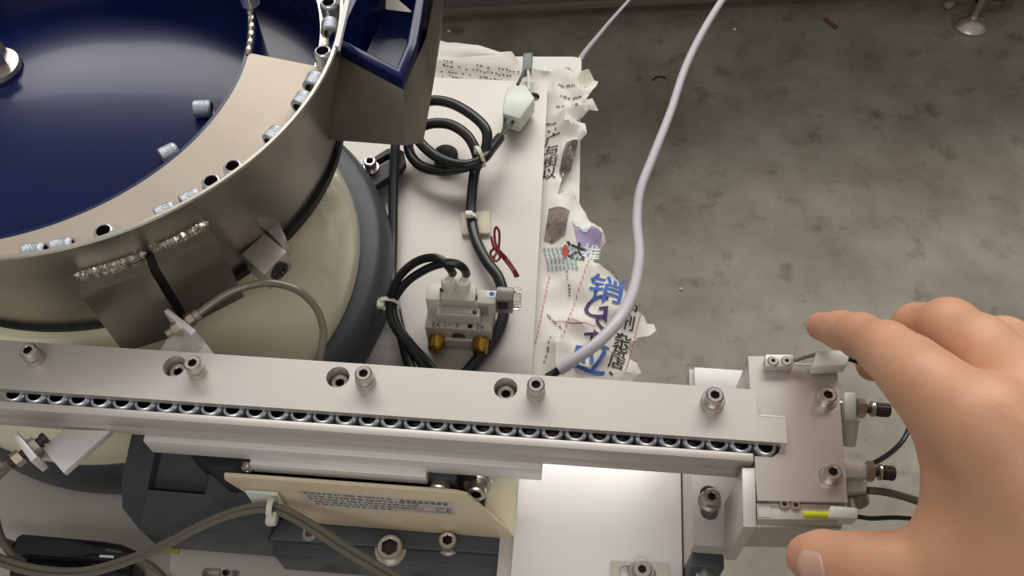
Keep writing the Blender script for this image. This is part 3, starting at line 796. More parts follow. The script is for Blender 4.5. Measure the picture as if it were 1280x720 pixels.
# fixing hardware on the base ledge
screw(lf, fr(156, -45.0, 47.6), .0058, .0040, .0068, name='flange_bolt', washer=.0074, wh=.0012)
screw(lf, fr(182, -41, 47.6), .0040, .0075, .004, name='cap_screw', washer=.0050, wh=.0012)
screw(lf, fr(118, -41, 47.6), .0036, .003, .003, name='cap_screw')
# slotted aluminium foot plate in front of the base
fo = [fr(38, -54.5, 22), fr(38, -66, 22), fr(240, -66, 22), fr(214, -50.5, 22), fr(112, -49.5, 22)]
fo = [fr(44, -40, 21), fr(50, -72, 21), fr(214, -72, 21), fr(214, -40, 21)]
hol = [slot(fr(u, -54.5, 21), RU, .014, .0024) for u in (72, 128, 172)]
obj('foot_plate', prism(fo, .006, hol), 'alu', lf)
for u in (74, 130, 176): screw(lf, fr(u, -53.5, 21.0 - 4.5), .0036, .004, .003, name='foot_screw')
obj('foot_block', fbox(44, 214, -72, 0, 1, 15, .0006), 'alu', lf)
obj('green_tape', fbox(39, 49, -47, -41, 20.5, 22.2, .0003), 'tape', lf)
obj('adjuster_shaft', tube([fr(79, -67, 24.5), fr(112, -68, 24.5)], .0035, 14, 1, curve=False), 'screw', lf)
obj('foot_tag', fbox(66, 76, -66, -62, 21, 22, .0002), 'wplast', lf)

# ================================================================== feed rail
ra = thing('feed_rail', 'long ground aluminium feed rail with cap screws running across the photo', 'rail', tuple(fr(150, -14, 100)))
hole_u = (74.8, 140.8, 207.1)
cov = [fr(0, 0, 140), fr(303.6, 0, 140), fr(303.6, -10.7, 140), fr(314, -10.7, 140), fr(314, -21.6, 140), fr(0, -21.6, 140)]
obj('step_highlight', fbox(304.2, 314, -11.2, -10.6, 139.2, 140.2, .0002), 'wpad', ra, label='painted highlight along the step of the cover plate')  # white strip stands in for light catching the step
hl = [circ(fr(u, -6.6, 140), .0046, 28) for u in hole_u]
obj('cover_plate', prism(cov, .0030, hl), 'alu', ra)
bk = [fr(0.2, -.2, 136.9), fr(301.4, -.2, 136.9), fr(301.4, -16.6, 136.9), fr(0.2, -16.6, 136.9)]
obj('rear_bar', prism(bk, .0080, [circ(fr(u, -6.6, 136.9), .0046, 28) for u in hole_u]), 'alu', ra)
obj('bed', fbox(0.2, 301.4, -28.9, -.2, 121, 128.2, .0004), 'alu', ra)
obj('front_bar', fbox(1, 301.6, -29.0, -25.7, 128.3, 138, .0004), 'alu', ra)
for u in hole_u: screw(ra, fr(u, -6.6, 129.0), .0037, .0068, .0032)
def stand_screw(px, py, wash=.0038):
    p = at(px, py, .1478)
    obj('collar', lathe([(wash, 0), (wash, .0030), (wash - .0004, .0036)], 24, mtx=Matrix.Translation((p.x, p.y, .1401))), 'screw', ra)
    screw(ra, (p.x, p.y, .1437), .0034, .0041, .003)
for px, py, w in ((34, 437, .0037), (240, 453, .0037), (454, 466, .0040), (670, 480, .0037), (894, 493, .0046)): stand_screw(px, py, w)
# mounting bar, spacer
obj('mount_bar', fbox(62.5, 223, -31.2, -3, 109.2, 120.9, .0005), 'alu_bright', ra)
obj('spacer', fbox(103.5, 176.5, -33.2, -3, 101.2, 109.1, .0006), 'alu_bright', ra)
screw(ra, fr(101.5, -31, 104), .0025, .003, .002, axis=-RV, name='small_screw')

# sleeves standing in the rail
ORD = ['leftmost', 'second', 'third', 'fourth', 'fifth', 'sixth', 'seventh', 'eighth', 'ninth', 'tenth', 'eleventh', 'twelfth', 'thirteenth', 'fourteenth', 'fifteenth', 'sixteenth', 'seventeenth']
NS = 34
for i in range(NS):
    u = 12.4 + (306.6 - 12.4) * i / (NS - 1) + (random.uniform(-.12, .12) if i < NS - 1 else 0)
    o = put('sleeve', SLV, None, fr(u, -21.2 if i < NS - 1 else -21.7, 128.0 if i < NS - 1 else 128.2), Quaternion((0, 0, 1), random.uniform(0, 6)))
    if i == 0: l = 'leftmost shiny sleeve standing in the row along the rail'
    elif i < 17: l = ORD[i] + ' sleeve from the left in the row along the rail'
    elif i == NS - 1: l = 'rightmost sleeve of the rail row, standing free in the head block slot'
    else: l = ORD[NS - 1 - i] + ' sleeve from the right in the row along the rail'
    tag(o, l, 'sleeve', 'shiny sleeves queued along the feed rail')

# ================================================================== support bracket, shelf, escapement head
sh = thing('support_shelf', 'bright aluminium shelf plate below the right half of the rail', 'plate', tuple(fr(250, -30, 0)))
obj('shelf_plate', prism([fr(211.5, 8, 60), fr(211.5, -66, 60), fr(285.6, -66, 60), fr(285.6, 8, 60)], .008, b=.0006), 'alu_bright', sh)
obj('shelf_leg', fbox(205, 220, -60, 4, .5, 51.9, .0005), 'alu', sh)
obj('packing_plate', prism([fr(254.5, -46.5, 62), fr(279.5, -45.8, 62), fr(279.5, -62, 62), fr(254.5, -62, 62)], .0019, [slot(fr(266, -51, 62), RU, .010, .0030)]), 'manifold', sh)
screw(sh, fr(267.5, -50.5, 62.1), .0042, .004, .003, washer=.0056, wh=.001)
sb = thing('support_bracket', 'aluminium bracket block with slotted cap screw holding the head block', 'bracket', tuple(fr(297, -20, 52)))
bp0 = [fr(284.8, 31, 97), fr(310.5, 31, 97), fr(310.5, -34.5, 97), fr(298.6, -48.5, 97), fr(284.8, -48.5, 97)]
obj('bracket_plate', prism(bp0, .009, [slot(fr(291.5, -30.5, 97), RV, .0075, .0036)]), 'alu', sb)
obj('column', prism([fr(286.2, 20, 87.9), fr(300, 20, 87.9), fr(300, -46, 87.9), fr(286.2, -46, 87.9)], .060, b=.0006), 'alu', sb)
obj('lower_block', fbox(286.4, 299.5, -52.5, -46.2, 30, 82, .0008), 'dgrey', sb)
for w in (74, 62): screw(sb, fr(292.5, -52.4, w), .0036, .0025, .003, axis=-RV, name='cap_screw')
screw(sb, fr(291.6, -30.3, 97.1), .0036, .0055, .003, washer=.0047, wh=.0014)
obj('side_plate', prism(pix([(927.5, 584, 136), (944.5, 584.5, 136), (945.5, 659, 136), (929, 658.5, 136)]), .0389, b=.0004), 'alu', sb)
obj('white_pad', fbox(286.6, 309.6, 20.6, 30.6, 97.1, 100, .0005), 'wpad', sb)

hd = thing('head_block', 'square escapement head block at the right end of the rail beside the hand', 'block', tuple(fr(318, -15, 97)))
wt = 136.9
pocket = [(302.2, -18), (308.5, -18.2), (311.3, -19.8), (312.2, -21.7), (311.3, -24.2), (308.8, -26.2), (302.2, -26.4)]
ho = [(302.2, 16.4), (310, 17), (310.2, 14.2), (336.8, 13.4), (334.6, -41.8), (302.2, -43.6)]
outl = [fr(u, v, wt) for u, v in ho] + [fr(u, v, wt) for u, v in reversed(pocket)]
obj('head_top', prism(outl, .0090), 'alu_head', hd)
obj('head_base', prism([fr(u, v, 127.8) for u, v in [(302.2, 16.4), (336.6, 13.4), (334.4, -48.4), (302.2, -50.4)]], .020, b=.0004), 'alu_head', hd)
obj('front_strip', prism([fr(302.2, -43.8, 135), fr(334.6, -42, 135), fr(334.2, -47.9, 135), fr(302.2, -49.9, 135)], .0071, b=.0003), 'alu', hd)
obj('corner_shim', prism([fr(302.6, -44.2, 135.5), fr(307.0, -44.0, 135.5), fr(307.0, -48.8, 135.5), fr(302.6, -49.2, 135.5)], .0004), 'alu', hd)
obj('lower_block', prism([fr(u, v, 107.7) for u, v in [(311, 10), (336, 8), (334, -46), (303, -48)]], .0105, b=.0006), 'alu_head', hd)
for px, py in ((1035, 494), (1041, 590)):
    p = at(px, py, .1405); screw(hd, (p.x, p.y, .137), .0034, .0036, .003, washer=.0044, wh=.0008)
cb = prism(pix([(957, 443, 141), (992, 443, 141), (992, 458, 141), (957, 458, 141)]), .0040, b=.0003)
obj('fibre_clamp', cb, 'alu', hd)
for px, py in ((966, 452), (983, 452)): screw(hd, at(px, py, .1408), .0022, .0009, .0016, flat=True, name='small_screw')
for px, py in ((980, 631), (994, 632)): screw(hd, at(px, py, .1352), .0020, .0009, .0016, flat=True, name='small_screw')

# translucent fibre connectors on the head
def connector(nm, pts, dz, label, parts):
    c = sum(pts, Vector()) / len(pts); t = thing(nm, label, 'connector', (c.x, c.y, c.z - dz))
    obj('nylon_body', prism(pts, dz, b=.001), 'nylon', t)
    for n_, b_, m_ in parts: obj(n_, b_, m_, t)
    return t
connector('upper_connector', pix([(1021, 438, 145), (1064, 436, 145), (1060, 456, 145), (1016, 458, 145)]), .007,
          'milky fibre connector under the index finger on the head block', [('fibre_pin', tube(pix([(993, 451, 140.5), (1005, 447, 141), (1021, 443, 142)]), .0008, 8), 'fibre'), ('fibre_pin', tube(pix([(993, 455, 140.5), (1008, 456, 141), (1018, 455, 142)]), .0006, 8), 'alu')])
connector('lower_connector', pix([(1038, 631, 137), (1074, 634, 137), (1073, 649, 137), (1036, 647, 137)]), .007,
          'milky fibre connector with yellow sleeve above the thumb', [('yellow_sleeve', tube(pix([(1003, 643.5, 134.2), (1037, 645, 134.2)]), .0016, 12, 1, curve=False), 'yellow')])

# speed controllers on the right side of the head
def knob(t, a, px0, py0, px1, py1, w, s=1.0):
    p, q = at(px0, py0, w / 1000), at(px1, py1, w / 1000); d = q - p; L = d.length; m_ = frame(p, d)
    obj('nut', lathe([(.0038 * s, 0), (hexr(.0072 * s), .0001), (hexr(.0072 * s), .22 * L), (.003 * s, .26 * L)], 24, mtx=m_), 'nickel', t)
    obj('thread', lathe([(.0018 * s, .2 * L), (.0018 * s, .6 * L)], 16, mtx=m_), 'dark_screw', t)
    obj('lock_ring', lathe([(.0027 * s, .40 * L), (.0032 * s, .43 * L), (.0032 * s, .52 * L), (.0027 * s, .55 * L)], 24, mtx=m_), 'screw', t)
    kn_ = lambda ang: .0029 * s - (.00022 if int(ang * 30 / (2 * math.pi) + .01) % 2 else 0)
    obj('adjuster_knob', lathe([(.0024 * s, .58 * L), (kn_, .62 * L), (kn_, .96 * L), (.0024 * s, L)], 30, mtx=m_), 'dark_screw', t)
t = thing('flow_valve', 'upper grey flow control valve with knurled knob on the right of the head', 'valve', tuple(fr(346, 2, 108)))
obj('valve_body', prism(pix([(1055, 489, 124), (1071, 490, 124), (1071, 525, 124), (1055, 525, 124)]), .012, b=.001), 'gplast', t)
p0, p1 = at(1063, 527, .119), at(1061, 556, .112)
obj('tube_port', tube([p0 + (p0 - p1) * .15, p0, p1], lambda t_: .0041 - .0014 * t_, 16, 1, curve=False), 'gplast', t)
obj('mount_stud', tube([fr(335.5, 6, 119), fr(343, 6, 119)], .003, 14, 1, curve=False), 'nickel', t)
knob(t, 0, 1071, 510, 1112, 513, 119, 1.0)
t = thing('flow_valve', 'lower grey flow control valve with dark knob, nearer the thumb', 'valve', tuple(fr(346, -25, 108)))
obj('valve_body', prism(pix([(1055, 577, 124), (1084, 579, 124), (1084, 597, 124), (1056, 597, 124)]), .011, b=.0008), 'manifold', t)
obj('tube_port', prism(pix([(1058, 598, 121), (1086, 599, 121), (1084, 615, 121), (1059, 615, 121)]), .009, b=.0012), 'gplast', t)
obj('elbow', tube(pix([(1068, 614, 116), (1072, 628, 112)]), .0046, 14, 1, curve=False), 'nickel', t)
knob(t, 0, 1083, 589, 1118, 592, 118, 1.0)

def loose(nm, label, cat, pts, r, m, n=8, sub=8):
    o = obj(nm, tube(pix(pts), r, n, sub), m); tag(o, label, cat); return o
loose('air_tube', 'thin black tube curving from lower valve towards the palm', 'tube', [(1078, 584, 112), (1098, 576, 104), (1118, 562, 96), (1132, 545, 92), (1140, 520, 92), (1142, 495, 96)], .0011, 'cable')
loose('air_tube', 'black tube running right from the lower valve into the web of the hand', 'tube', [(1084, 613, 116), (1105, 615, 114), (1130, 621, 110), (1150, 628, 108), (1180, 642, 106)], .0016, 'fibre')
loose('sensor_fibre', 'grey fibre behind the thumb from the lower milky connector', 'fibre', [(1073, 646, 133), (1090, 648, 130), (1120, 647, 124), (1160, 650, 116)], .0009, 'cable')
loose('sensor_fibre', 'black fibre leaving the upper milky connector below the index finger', 'fibre', [(1054, 446, 141), (1072, 452, 141), (1090, 459, 139), (1120, 472, 130)], .0011, 'cable')

# ================================================================== fibre sensors on brackets
def nutted(t, p, q, segs):
    d = q - p; L = d.length; m_ = frame(p, d)
    for nm, a, b_, r, mt in segs:
        rings = [(r * .9, a * L), (r, a * L + .0002), (r, b_ * L - .0002), (r * .9, b_ * L)] if not callable(r) else [(r, a * L), (r, b_ * L)]
        obj(nm, lathe(rings, 24, mtx=m_), mt, t)
t = thing('fibre_sensor_bracket', 'upper fibre sensor bracket with nuts behind the left part of the rail', 'sensor', tuple(at(228, 420, .12)))
pl = [at(204, 389, .138), at(210, 385, .138), at(245, 413, .138), at(239, 419, .138)]
obj('sensor_plate', prism(pl, .012, b=.0004), 'alu_bright', t)
obj('foot', prism(pix([(214, 416, 126), (244, 412, 126), (275, 452, 126), (190, 452, 126)]), .004, b=.0003), 'alu_bright', t)
nutted(t, at(208, 419, .133), at(252, 390, .133), [('nut', .18, .40, hexr(.0055), 'nickel'), ('thread', 0, .92, .0019, 'nickel'), ('nut', .58, .74, hexr(.0055), 'nickel'), ('collar', .76, .92, .0026, 'nickel')])
loose('sensor_fibre', 'grey fibre looping right from the upper sensor over the cream drive', 'fibre', [(246, 394, 133), (262, 382, 134), (285, 367, 135), (312, 357, 135), (342, 354, 133), (372, 363, 128), (394, 383, 122), (404, 410, 116), (402, 436, 112), (396, 462, 108)], .0017, 'fibre', 10)
t = thing('fibre_sensor_bracket', 'lower fibre sensor bracket with nuts in front of the left part of the rail', 'sensor', tuple(at(60, 560, .11)))
obj('arm', prism(pix([(80, 536, 124), (138, 538, 124), (79, 591, 124), (53, 560, 124)]), .0035, b=.0003), 'alu_bright', t)
pl = [at(13, 542, .130), at(20, 538, .130), at(46, 571, .130), at(38, 577, .130)]
obj('sensor_plate', prism(pl, .011, b=.0004), 'alu_bright', t)
obj('plate_link', prism(pix([(30, 548, 122), (56, 556, 122), (62, 568, 122), (40, 570, 122)]), .003), 'alu', t)
nutted(t, at(12, 581, .125), at(58, 546, .125), [('nut', .12, .32, hexr(.0058), 'nickel'), ('thread', 0, 1.0, .0019, 'dark_screw'), ('nut', .56, .76, hexr(.0062), 'manifold'), ('end_nut', .88, 1.0, .0024, 'dark_screw')])
loose('sensor_fibre', 'grey fibre dropping from the lower sensor along the left edge', 'fibre', [(14, 579, 125), (4, 588, 122), (-6, 600, 112), (-8, 630, 90), (-2, 665, 70), (14, 692, 60), (30, 704, 56)], .0019, 'fibre')

# twin fibre tied to the cream panel, looping across the bottom left
tf = thing('twin_fibre', 'thick twin grey fibre looping across bottom left, tied to the cream panel', 'fibre', tuple(at(160, 700, .03)))
tw = [(-20, 690, 62), (10, 704, 62), (50, 714, 63), (100, 716, 66), (150, 704, 70), (200, 684, 76), (245, 660, 82), (285, 643, 86), (318, 635, 88), (340, 635, 88), (365, 644, 88), (395, 662, 88), (430, 685, 88), (462, 704, 86), (500, 726, 82)]
for off in (-.0011, .0011):
    Q = [p + Vector((off * .35, off, off * .3)) for p in pix(tw)]
    obj('fibre_core', tube(Q, .0013, 10, 8), 'fibre', tf)
ct = thing('cable_tie_mount', 'milky cable tie mount holding the twin fibre on the cream panel', 'cable tie', tuple(at(340, 640, .07)))
obj('mount_base', fbox(98, 112, -38.4, -36.8, 72, 90, .0005), 'nylon', ct)
p = at(340, 648, .086)
obj('tie_head', obox(p, (RU + UP * .3).normalized(), (RV).normalized(), UP, .0052, .006, .005, .0012), 'wplast', ct)
mid = at(340, 635, .088)
obj('tie_strap', lathe([(.0040, -.0012), (.0044, -.0012), (.0044, .0012), (.0040, .0012), (.0040, -.0012)], 24, mtx=frame(mid, Vector((1, -.1, 0))), cap0=False, cap1=False), 'wplast', ct)

# black amplifier box bottom left
t = thing('amplifier_box', 'glossy black sensor amplifier box lying at the bottom left corner', 'amplifier', tuple(at(90, 690, 0)))
zt = .028
obj('case', prism(pix([(20, 671, 28), (28, 667, 28), (130, 676, 28), (152, 680, 28), (174, 690, 28), (163, 697, 28), (120, 698, 28), (14, 692, 28)]), .010, b=.001), 'gblack', t)
obj('lower_case', prism(pix([(13, 695, 18), (118, 704, 18), (166, 700, 18), (160, 735, 18), (10, 730, 18)]), .0178, b=.001), 'gblack', t)
obj('mark_bar', prism(pix([(125, 693.5, 28.1), (142, 694.5, 28.1), (142, 697.5, 28.1), (124, 696.5, 28.1)]), .0002), 'ink_white', t)
b = bmesh.new()
for i in range(8):
    vv = [b.verts.new(at(x, y, .0282)) for x, y in ((133 + i * 2.4, 686 + i * .35), (134.6 + i * 2.4, 686.2 + i * .35), (134.6 + i * 2.4, 689 + i * .35), (133 + i * 2.4, 688.8 + i * .35))]; b.faces.new(vv)
o = obj('case_print', b, 'ink_soft', t); o['kind'] = 'stuff'
loose('sensor_cable', 'black cable running from the amplifier box to the left edge', 'cable', [(18, 683, 22), (6, 679, 22), (-6, 675, 22), (-30, 672, 22)], .0024, 'cable')
loose('sensor_cable', 'dark cable end beneath the twin fibre at the bottom edge', 'cable', [(176, 700, 24), (190, 708, 24), (205, 722, 24), (225, 745, 24)], .0016, 'fibre')

# ================================================================== solenoid valve on its manifold
va_ = math.radians(-4.5); VX = Vector((math.cos(va_), math.sin(va_), 0)); VY = Vector((-VX.y, VX.x, 0))
v0 = at(531, 409, .018)
def vp(x, y, z): return v0 + VX * (x / 1000) + VY * (y / 1000) + Vector((0, 0, (z - 18) / 1000))
def vbox(x0, x1, y0, y1, z0, z1, b=.0005):
    bm = bmesh.new(); hexa(bm, [vp(x0, y0, z0), vp(x1, y0, z0), vp(x1, y1, z0), vp(x0, y1, z0), vp(x0, y0, z1), vp(x1, y0, z1), vp(x1, y1, z1), vp(x0, y1, z1)])
    bmesh.ops.recalc_face_normals(bm, faces=bm.faces); bevel(bm, b); return bm
sv = thing('solenoid_valve', 'grey solenoid valve on a lettered manifold with two brass silencers', 'valve', tuple(vp(18, 10, 0)))
obj('manifold_block', vbox(0, 37.5, 0, 21, 1.2, 18, .0005), 'manifold', sv)
obj('valve_body', vbox(1.0, 36, 9.5, 19.5, 18.05, 30, .0008), 'gplast', sv)
obj('end_cap', vbox(.5, 8.5, 9.2, 20, 18.1, 33, .0006), 'wplast', sv)
obj('top_cover', vbox(9, 28, 9.0, 20, 24, 34, .0008), 'gplast', sv)
obj('front_cover', vbox(6.5, 31, 3.2, 9, 18.1, 27.5, .0008), 'gplast', sv)
obj('front_window', vbox(9, 27, 4.2, 8, 27.4, 28.4, .0003), 'manifold', sv)
for x, y, z in ((9.2, 15, 34), (28.2, 14, 30.2), (28.2, 5.6, 27.6)):
    obj('cover_screw', lathe([(.0013, 0), (.0013, .0008), (.0009, .001)], 16, mtx=Matrix.Translation(vp(x, y, z))), 'dark_screw', sv)
for x in (13.2, 21.2):
    m_ = frame(vp(x, 16, 33.5), UP * 1.0 + VY * .15)
    obj('push_fitting', lathe([(.0036, 0), (.0036, .003), (.0042, .0034), (.0042, .0072), (.0037, .0080), (.0022, .0080), (.0022, .007)], 24, mtx=m_), 'wplast', sv)
obj('coil_case', vbox(29, 39.5, 9.5, 18.5, 18.1, 31.5, .0006), 'gplast', sv)
obj('blue_dot_label', vbox(34.0, 39.2, 13.5, 18, 31.5, 31.8, .00005), 'ink_white', sv)
obj('blue_dot', lathe([(.0014, 0), (.0014, .0001)], 20, mtx=Matrix.Translation(vp(36.8, 15.8, 31.85))), 'ink_blue', sv)
obj('plug_housing', vbox(39.6, 49, 9.5, 18.5, 22, 36, .0008), 'smoke', sv)
obj('plug_inset', vbox(40.4, 46.5, 9.1, 9.6, 27, 34, .0002), 'black', sv, label='dark inset on the smoked plug housing')
obj('clear_plug', vbox(49.1, 53.4, 10, 19, 25, 35.5, .0008), 'clear', sv)
for x in (5.6, 30.8):
    obj('silencer', lathe([(.0030, -.001), (.0030, .001), (hexr(.0092), .0011), (hexr(.0092), .004), (.0046, .0046), (.0044, .0085), (.0035, .0095)], 30, mtx=frame(vp(x + .6, -.0, 8.5), -VY)), 'brass', sv)
obj('pressure_port', lathe([(.0038, 0), (.0040, .0003), (.0030, .0003), (.0027, -.0004)], 24, mtx=frame(vp(18.6, -.1, 10), -VY)), 'dark_screw', sv)
obj('lower_rail', vbox(10.5, 27.5, -2.2, .1, 1.5, 9.0, .0006), 'alu', sv)
obj('port_screw', lathe([(.0022, 0), (.0022, .0005), (.0016, .0007), (.0012, .0002)], 20, mtx=Matrix.Translation(vp(13.2, 3.2 - 1.1, 18.0))), 'screw', sv)
obj('port_hole', lathe([(.0015, 0), (.0015, .00012)], 20, mtx=Matrix.Translation(vp(25.3, 2.3, 18.0))), 'gblack', sv)
for s, x in (('EA', 6.2), ('P', 18.2), ('EB', 31.2)):
    text('port_lettering', s, 'ink', sv, vp(x, 1.75, 18.0), VX, VY, .0041, None, .00012)
# red and black wire bundle
rw = thing('coil_lead', 'red twisted coil leads tied in a small bundle above the clear plug', 'wire', tuple(at(625, 315, .02)))
W1 = [(648, 346, 36), (644, 338, 38), (636, 326, 38), (627, 316, 38), (620, 306, 40), (618, 292, 42), (620, 284, 43), (624, 290, 42), (624, 304, 40), (622, 314, 38), (616, 322, 36), (613, 316, 36), (618, 310, 38)]
W2 = [(645, 347, 36), (640, 337, 38), (630, 324, 37), (622, 316, 38), (617, 324, 36), (621, 326, 36), (625, 320, 37), (617, 308, 39), (614, 296, 40)]
W3 = [(622, 312, 39), (628, 317, 39), (634, 323, 38)]
obj('wire', tube(pix(W1), .00075, 8), 'redwire', rw); obj('wire', tube(pix(W2), .00075, 8), 'redwire', rw); obj('wire', tube(pix(W3), .0007, 8), 'redwire', rw)

# ------------------------------------------------------------------ cables on the plate
pc = thing('power_cable', 'thick black power cable coiled and tied beside the blue pocket', 'cable', tuple(at(590, 210, 0)))
coil = [(580, 470, 4.5), (598, 448, 5), (618, 424, 5), (629, 396, 6), (629, 368, 8), (622, 345, 9), (608, 326, 8), (595, 300, 7), (589, 270, 6), (590, 243, 8), (593, 217, 12), (597, 197, 20), (586, 172, 24), (566, 157, 24), (544, 154, 22), (524, 160, 18), (512, 174, 14), (512, 190, 12),
        (524, 206, 12), (546, 213, 13), (572, 211, 15), (596, 203, 19), (607, 186, 24), (608, 164, 28), (594, 147, 28), (566, 130, 26), (538, 126, 24), (516, 138, 23), (512, 154, 23), (522, 174, 22), (540, 192, 21), (562, 203, 21), (586, 206, 22), (604, 198, 23), (614, 186, 20), (625, 172, 16)]
obj('sheath', tube(pix(coil), .0034, 12, 8), 'cable', pc)
for P in ([(624, 174, 16), (630, 160, 14), (631, 144, 12)], [(625, 173, 16), (634, 161, 14), (643, 150, 12)]):
    obj('core_wire', tube(pix(P), .0011, 8), 'cable', pc)
obj('connector', prism(pix([(634, 108, 17), (657, 104, 17), (669, 122, 17), (650, 148, 17), (628, 142, 17), (630, 122, 17)]), .014, b=.0018), 'nylon', pc, label='milky nylon cable connector')
obj('wire_end', prism(pix([(654, 66, 14), (666, 65, 14), (664, 86, 14), (653, 88, 14)]), .007, b=.001), 'heat', pc)
obj('core_wire', tube(pix([(647, 106, 13), (653, 94, 13), (658, 82, 12)]), .0011, 8), 'cable', pc)
obj('core_wire', tube(pix([(661, 112, 13), (661, 98, 13), (659, 82, 12)]), .0011, 8), 'wplast', pc, label='white core wire')
def tie(nm, label, px, py, z, d, r, head, parent=None):
    p = at(px, py, z / 1000); t = thing(nm, label, 'cable tie', (p.x, p.y, 0))
    m_ = frame(p, d)
    bm = lathe([(r, -.0012), (r + .0006, -.0012), (r + .0006, .0012), (r, .0012), (r, -.0012)], 28, mtx=m_, cap0=False, cap1=False)
    bmesh.ops.remove_doubles(bm, verts=bm.verts, dist=1e-7)
    obj('strap', bm, 'wplast', t)
    hx = at(*head, z / 1000 + .003); obj('head', obox(hx, VX, VY, UP, .0045, .004, .004, .001), 'wplast', t)
    return t
tie('cable_tie', 'white cable tie binding the coil below the milky connector', 599, 196, 22, (1, .5, 0), .0066, (597, 189))
t = tie('cable_tie', 'white cable tie on the square adhesive pad above the valve', 590, 272, 8, (.2, 1, 0), .0034, (586, 268))
obj('adhesive_pad', prism(pix([(576, 265, 3), (612, 263, 3), (613, 291, 3), (577, 292, 3)]), .0025, b=.0005), 'creampad', t)
tie('cable_tie', 'white cable tie around the two air tubes left of the valve', 486, 380, 22, (.1, 1, .1), .0062, (476, 381))

loose('power_cable', 'straight black cable running down the plate between drive ring and valve', 'cable', [(497, 150, 22), (494, 185, 18), (492, 230, 12), (491, 300, 7), (490, 350, 7), (494, 382, 8), (501, 415, 8), (510, 450, 8), (520, 475, 8)], .0031, 'cable', 12)
loose('air_tube', 'upper black air tube arching left from the valve fittings', 'tube', [(566, 342, 41), (562, 335, 48), (553, 326, 52), (540, 322, 52), (521, 327, 48), (503, 341, 40), (492, 360, 32), (487, 380, 24), (490, 402, 18), (504, 424, 13), (520, 445, 10), (536, 470, 8)], .0024, 'cable', 10)
loose('air_tube', 'lower black air tube arching left from the valve fittings', 'tube', [(583, 343, 41), (580, 336, 47), (571, 330, 51), (556, 329, 51), (536, 335, 46), (514, 348, 38), (499, 364, 30), (491, 382, 22), (497, 406, 16), (514, 430, 12), (532, 450, 9), (548, 470, 8)], .0024, 'cable', 10)
hs = thing('air_hose', 'long white air hose hanging from top over newspaper to the rail', 'hose', tuple(at(760, 420, -.02)))
obj('hose_body', tube(pix([(698, 463, 14), (722, 447, 17), (752, 424, 18), (776, 396, 16), (792, 362, 4), (799, 318, -20), (796, 276, -40), (800, 238, -60), (816, 196, -85), (838, 140, -110), (856, 86, -130), (876, 44, -150), (900, 4, -165), (930, -40, -180)]), .0035, 12, 10), 'hose', hs)
obj('hose_end', tube(pix([(684, 472, 12), (692, 467, 12), (700, 462, 12)]), .0024, 10, 4), 'cable', hs, label='black end of the white hose')
loose('thin_cable', 'thin pale cable running from the board corner up over the floor', 'cable', [(724, 76, -14), (732, 64, -60), (745, 48, -140), (765, 24, -250), (790, -4, -360), (815, -34, -450)], .0020, 'hose')

# ================================================================== the hand: one continuous skin from a blended distance field
def hp_(px, py, z): return np.array(at(px, py, z / 1000))
def cone(P, a, b, ra, rb):
    ab = b - a; t = np.clip(((P - a) @ ab) / ab.dot(ab), 0, 1)
    return np.linalg.norm(P - a - t[..., None] * ab, axis=-1) - (ra + (rb - ra) * t)
def smin(a, b, k):
    h = np.clip(.5 + .5 * (b - a) / k, 0, 1); return b + (a - b) * h - k * h * (1 - h)
def chain(P, pts, k):
    d = None
    for (a, ra), (b, rb) in zip(pts, pts[1:]):
        c = cone(P, a, b, ra, rb); d = c if d is None else smin(d, c, k)
    return d
mm = .001
INDEX = [(hp_(1026, 408, 150), 5.6 * mm), (hp_(1052, 413, 161), 6.9 * mm), (hp_(1076, 420, 175), 7.6 * mm), (hp_(1108, 437, 193), 9.0 * mm), (hp_(1160, 480, 207), 10.6 * mm), (hp_(1228, 532, 214), 13.5 * mm)]
MIDDLE = [(hp_(1091, 456, 137), 6.6 * mm), (hp_(1120, 428, 150), 7.6 * mm), (hp_(1146, 408, 168), 8.0 * mm), (hp_(1186, 408, 186), 9.4 * mm), (hp_(1226, 434, 197), 10.0 * mm), (hp_(1285, 490, 206), 13.0 * mm)]
RING = [(hp_(1170, 462, 122), 6.5 * mm), (hp_(1200, 436, 140), 7.5 * mm), (hp_(1226, 424, 158), 8.0 * mm), (hp_(1254, 430, 174), 9.2 * mm), (hp_(1290, 446, 184), 9.6 * mm), (hp_(1345, 490, 194), 12.5 * mm)]
LITTLE = [(hp_(1240, 466, 118), 5.6 * mm), (hp_(1275, 446, 136), 6.5 * mm), (hp_(1306, 444, 152), 7.6 * mm), (hp_(1345, 460, 164), 8.2 * mm), (hp_(1400, 508, 178), 11.5 * mm)]
THUMB = [(hp_(1010, 696, 148), 7.4 * mm), (hp_(1030, 700, 153), 9.2 * mm), (hp_(1062, 706, 161), 9.6 * mm), (hp_(1092, 710, 167), 10.6 * mm), (hp_(1130, 712, 172), 10.8 * mm), (hp_(1195, 706, 178), 14.0 * mm), (hp_(1300, 740, 186), 18.0 * mm)]
WRIST = hp_(1440, 760, 205); ELBOW = hp_(1900, 1120, 215)
PALM = [(INDEX[-1][0], 13.0 * mm), (WRIST, 19 * mm)]
allp = np.array([p for f in (INDEX, MIDDLE, RING, LITTLE, THUMB) for p, _ in f] + [WRIST])
lo_, hi_ = allp.min(0) - .024, allp.max(0) + .026
HS = .00125
nx, ny, nz = [int((hi_[i] - lo_[i]) / HS) + 2 for i in range(3)]
gx, gy, gz = np.meshgrid(lo_[0] + HS * np.arange(nx), lo_[1] + HS * np.arange(ny), lo_[2] + HS * np.arange(nz), indexing='ij')
G = np.stack([gx, gy, gz], -1).astype(np.float32)
